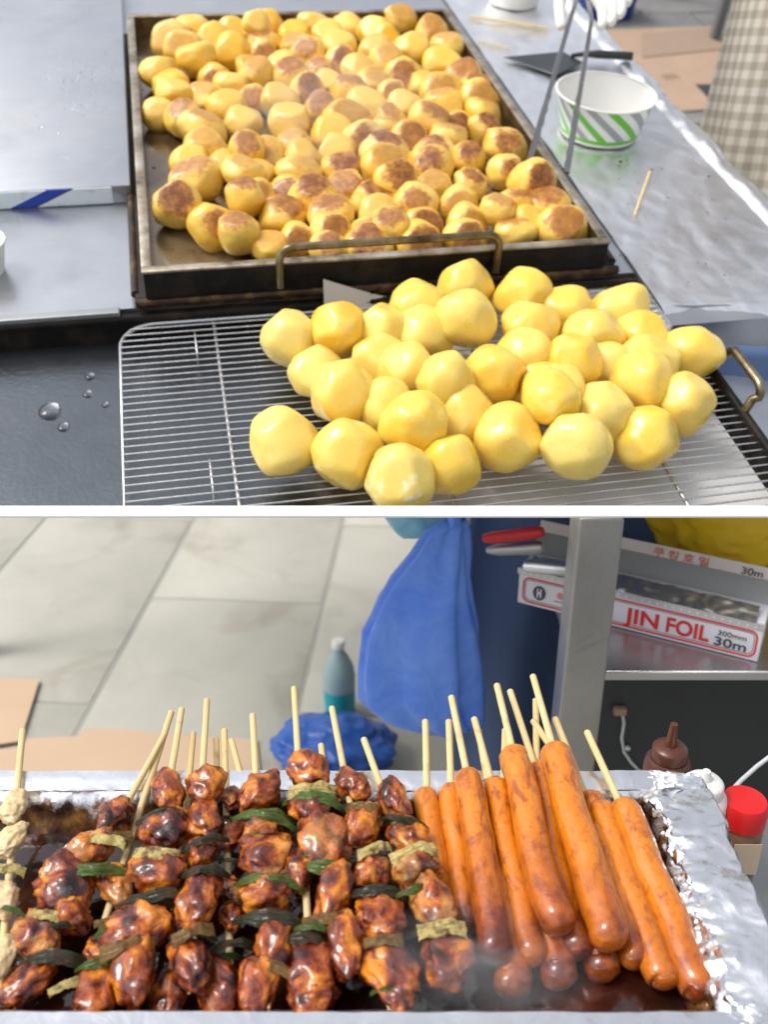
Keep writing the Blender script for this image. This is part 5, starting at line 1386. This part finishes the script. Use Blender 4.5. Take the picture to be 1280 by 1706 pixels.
# blue plastic bag hanging left of the tarp
def m_bag(name, c0, c1, r=0.25):
    a = NT(name); n = a.noise(14, 5, 0.6, dist=0.8); n2 = a.noise(50, 4)
    a.put(col=a.mix(n, c0, c1), rough=r, spec=0.5); b = a.bump(n, 0.012, 0.6); a.bump(n2, 0.003, 0.4, b); return a.m
BLUEB = m_bag('blue plastic film', (0.030, 0.16, 0.90), (0.24, 0.46, 1.0))
Yb = 1.10
prof_ = [(868, 738, 775), (885, 712, 778), (920, 690, 780), (960, 655, 782), (1000, 628, 785), (1050, 606, 790), (1110, 598, 794), (1160, 596, 797), (1195, 640, 798), (1212, 690, 797)]
rings = []; bm = bmesh.new(); n = 40
tz = aty(700, 868, Yb).z
for j, (py, xl, xr2) in enumerate(prof_):
    pl_, pr_ = aty(xl, py, Yb), aty(xr2, py, Yb); cx, hw = .5*(pl_.x+pr_.x), .5*(pr_.x-pl_.x); row = []
    for i in range(n):
        th = 2*math.pi*i/n; k = 1+0.13*math.sin(th*5+j*.25)*(0.6 if j > 2 else 1)+0.07*math.sin(th*9-j*.4)+0.12*noise.noise(Vector((math.cos(th)*2, math.sin(th)*2, j*.45)))
        row.append(bm.verts.new((cx+hw*math.cos(th)*k, Yb+0.42*hw*math.sin(th)*k, pl_.z+0.006*noise.noise(Vector((th, j, 0))))))
    rings.append(row)
for a, b in zip(rings, rings[1:]):
    for i in range(n): bm.faces.new((a[i], a[(i+1) % n], b[(i+1) % n], b[i]))
bm.faces.new(rings[0][::-1]); bm.faces.new(rings[-1])
bmesh.ops.subdivide_edges(bm, edges=bm.edges[:], cuts=1, use_grid_fill=True, smooth=0.6)
bg_ = tag(obj('plastic_bag', bm, BLUEB, None, True), 'full blue plastic bag hanging from the upper counter beside the tarp', 'plastic bag')
p = aty(757, 868, Yb); bm = bmesh.new(); tube(bm, [(p.x, Yb, p.z-0.006), (p.x+.003, Yb+.003, p.z+.06), (p.x+.002, Yb+.005, terr_z(p.x, Yb, -.052)-0.001)], [0.010, 0.006, 0.006], 10); obj('tied_handle', bm, BLUEB, bg_, True, 60)
CYAN = m_bag('pale cyan film', (0.16, 0.52, 0.66), (0.40, 0.72, 0.80))
q = aty(700, 862, 1.22); tag(blob('plastic_bag', Vector((q.x, 1.23, q.z+.015)), (.048, .03, .055), CYAN, 8, sub=4), 'pale cyan plastic bag tucked up behind the top of the blue bag', 'plastic bag')
# things lying on the pavement
def onground(px, py, h=0.042): return low(px, py, h)
q = onground(556, 1300); tag(blob('plastic_bag', Vector((q.x, q.y+0.06, 0.04+.052)), (.150, .10, .062), m_bag('deep blue film', (0.008, 0.055, 0.30), (0.03, 0.13, 0.46)), 5, fold=.22), 'crumpled deep blue plastic bag lying on the pavement behind the tray', 'plastic bag')
q = onground(566, 1203); bt = thing('water_bottle', 'clear plastic bottle with teal liquid standing on the pavement left of the hanging bag', 'bottle', T((q.x, q.y+.03, 0.0405)))
TEAL = plain('teal liquid', (0.020, 0.36, 0.42), 0.15, var=0.08); PET = plain('pale bottle plastic', (0.30, 0.42, 0.43), 0.15, var=0.05)
bm = bmesh.new(); lathe(bm, [(0, 0), (.036, 0), (.040, .006), (.038, .03), (.040, .06), (.039, .088), (0, .088)], 28); obj('liquid', bm, TEAL, bt, True, 40)
bm = bmesh.new(); lathe(bm, [(0, .0885), (.040, .0885), (.0405, .12), (.036, .15), (.024, .178), (.014, .192), (.0135, .205), (0, .205)], 28); obj('bottle_wall', bm, PET, bt, True, 40)
bm = bmesh.new(); lathe(bm, [(0, .2055), (.0155, .2055), (.0155, .222), (.014, .2235), (0, .2235)], 24); obj('cap', bm, PAPER, bt, True, 40)
CARD2 = plain('cardboard pale', (0.52, 0.37, 0.25), 0.85, var=0.1, scale=5, bumpd=0.0006)
def flatcard(pts, label, z=0.0432, th=0.004, m=CARD2):
    P_ = [low(x, y, z) for x, y in pts]; c = sum(P_, Vector())/len(P_)
    bm = bmesh.new(); prism(bm, [(p.x-c.x, p.y-c.y) for p in P_], 0, th)
    tag(obj('cardboard_sheet', bm, m, None, mw=T((c.x, c.y, z))), label, 'cardboard')
flatcard([(-60, 1340), (438, 1340), (428, 1233), (330, 1229), (200, 1216), (140, 1216), (130, 1228), (48, 1232), (30, 1246), (-60, 1260)], 'large pale cardboard sheet lying on the pavement along the back of the tray')
flatcard([(-60, 1250), (34, 1236), (66, 1134), (-60, 1128)], 'cardboard corner on the pavement at the far left, slanting edge', 0.0478)
# more card under the deep blue bag
# squeeze bottles and red capped jar on the table right of the tray
DBR = plain('brown sauce stained plastic', (0.085, 0.026, 0.015), 0.3, var=0.3, scale=30); DB2 = plain('sauce brown nozzle', (0.10, 0.030, 0.012), 0.25, var=0.4, scale=60)
def squeeze(px, py, Y, rr, label, mb, mn, kind, nh=0.034):
    q = aty(px, py, Y); h = q.z-0.9305
    t = thing('squeeze_bottle', label, 'bottle', T((q.x, Y, 0.9305)))
    hb = h-nh
    bm = bmesh.new(); lathe(bm, [(0, 0), (rr*.95, 0), (rr, .004), (rr, hb-.010), (rr*.95, hb-.004), (rr*.80, hb), (0, hb)], 32); obj('bottle_body', bm, mb, t, True, 40)
    bm = bmesh.new(); lathe(bm, [(0, hb+.0005), (rr*.74, hb+.0005), (rr*.74, hb+.009), (rr*.66, hb+.011), (rr*.30, hb+.013), (0, hb+.013)], 32); obj('collar', bm, mb if kind else mn, t, True, 40)
    bm = bmesh.new(); lathe(bm, [(rr*.26, hb+.0132), (rr*.20, hb+.013+(nh-.013)*.5), (rr*.15, hb+nh), (0, hb+nh)], 20); obj('nozzle', bm, mn, t, True, 40)
    return t
squeeze(1124, 1206, 0.625, 0.0195, 'brown sauce squeeze bottle with a clotted nozzle behind the foil tray', DBR, DB2, True)
WPL = plain('milky white plastic', (0.70, 0.70, 0.66), 0.35, var=0.03)
squeeze(1178, 1284, 0.590, 0.0205, 'milky white squeeze bottle standing at the tray\'s right back corner', WPL, WPL, True, 0.021)
q = aty(1243, 1330, 0.585); h = q.z-.9305
jr = thing('spice_jar', 'clear spice jar with a red cap right of the white squeeze bottle', 'jar', T((q.x, .585, .9305)))
bm = bmesh.new(); lathe(bm, [(0, 0), (.017, 0), (.018, .004), (.018, h-.026), (.0165, h-.022), (0, h-.022)], 32); obj('jar_body', bm, plain('brown spice behind glass', (0.20, 0.10, 0.05), 0.1, var=0.4, scale=90), jr, True, 40)
bm = bmesh.new(); lathe(bm, [(0, h-.0215), (.0185, h-.0215), (.0188, h-.006), (.0165, h-.001), (.010, h), (0, h)], 36); obj('cap', bm, plain('red glossy cap', (0.58, 0.012, 0.012), 0.22, var=0.04), jr, True, 40)
bm = bmesh.new(); vs = box(bm, -.010, .012, -.0187, -.0182, h-.062, h-.030); obj('label', bm, plain('cream label', (0.62, 0.47, 0.33), 0.5), jr)
# cable with a small plug in front of the dark panel
Yc = sy_+0.097
cbq = thing('cable', 'grey cable with a small plug against the dark panel under the shelf', 'cable')
P_ = [aty(x, y, Yc) for x, y in ((1037, 1186), (1040, 1205), (1036, 1230), (1040, 1252), (1052, 1270), (1072, 1290), (1100, 1310), (1150, 1330))]
bm = bmesh.new(); tube(bm, P_, 0.0022, 10); CABLE = plain('grey cable', (0.50, 0.51, 0.53), 0.4); obj('cord', bm, CABLE, cbq, True, 60)
q = aty(1033, 1182, Yc); bm = bmesh.new(); box(bm, q.x-.009, q.x+.008, Yc-.008, Yc+.002, q.z-.005, q.z+.006); bevel(bm, .002, 2); obj('plug', bm, plain('pinkish brown plug', (0.36, 0.20, 0.15), 0.4), cbq, True, 40)
q = aty(1046, 1246, Yc); bm = bmesh.new(); bmesh.ops.create_uvsphere(bm, u_segments=14, v_segments=8, radius=.0042, matrix=T((q.x, Yc, q.z))); tag(obj('screw', bm, SILV, None, True), 'small round screw head on the dark panel beside the cable', 'screw')
P_ = [aty(x, y, 0.70+k*.015) for k, (x, y) in enumerate(((1195, 1345), (1212, 1325), (1235, 1300), (1262, 1276), (1330, 1225)))]
bm = bmesh.new(); tube(bm, P_, 0.0022, 10); tag(obj('cable', bm, CABLE, None, True, 60), 'grey cable running up to the right behind the white squeeze bottle', 'cable')

# ------------------------------------------------------------------ steam
def steam(c, s, dens, label, seed):
    bm = bmesh.new(); bmesh.ops.create_icosphere(bm, subdivisions=3, radius=1)
    m = bpy.data.materials.new('steam'); m.use_nodes = True; t = m.node_tree; t.nodes.clear()
    out = t.nodes.new('ShaderNodeOutputMaterial'); v = t.nodes.new('ShaderNodeVolumePrincipled'); tc = t.nodes.new('ShaderNodeTexCoord')
    v.inputs['Color'].default_value = (0.97, 0.97, 0.97, 1); v.inputs['Anisotropy'].default_value = 0.1
    ln = t.nodes.new('ShaderNodeVectorMath'); ln.operation = 'LENGTH'; t.links.new(tc.outputs['Object'], ln.inputs[0])
    fo = t.nodes.new('ShaderNodeMapRange'); fo.inputs[1].default_value = 1.0; fo.inputs[2].default_value = 0.15; t.links.new(ln.outputs['Value'], fo.inputs[0])
    nz = t.nodes.new('ShaderNodeTexNoise'); nz.inputs['Scale'].default_value = 2.2; nz.inputs['Detail'].default_value = 3; nz.inputs['Distortion'].default_value = 1.0
    mp = t.nodes.new('ShaderNodeMapping'); mp.inputs['Location'].default_value = (seed, seed, 0); t.links.new(tc.outputs['Object'], mp.inputs[0]); t.links.new(mp.outputs[0], nz.inputs['Vector'])
    mr = t.nodes.new('ShaderNodeMapRange'); mr.inputs[1].default_value = 0.42; mr.inputs[2].default_value = 0.68; t.links.new(nz.outputs[0], mr.inputs[0])
    mu = t.nodes.new('ShaderNodeMath'); mu.operation = 'MULTIPLY'; t.links.new(fo.outputs[0], mu.inputs[0]); t.links.new(mr.outputs[0], mu.inputs[1])
    m2 = t.nodes.new('ShaderNodeMath'); m2.operation = 'MULTIPLY'; m2.inputs[1].default_value = dens; t.links.new(mu.outputs[0], m2.inputs[0])
    t.links.new(m2.outputs[0], v.inputs['Density']); t.links.new(v.outputs[0], out.inputs['Volume'])
    o = obj('steam', bm, m, None, True, mw=c @ Matrix.Diagonal((*s, 1))); o['kind'] = 'stuff'; o['label'] = label
steam(MU @ T(up(560, 185, 0.09)), (0.20, 0.20, 0.07), 4.5, 'thin steam rising over the middle of the griddle tray', 2.0)
q = low(800, 1610, 1.095); steam(T(q), (0.07, 0.045, 0.028), 18.0, 'wisp of steam over the sauce in front of the sausages', 5.0)
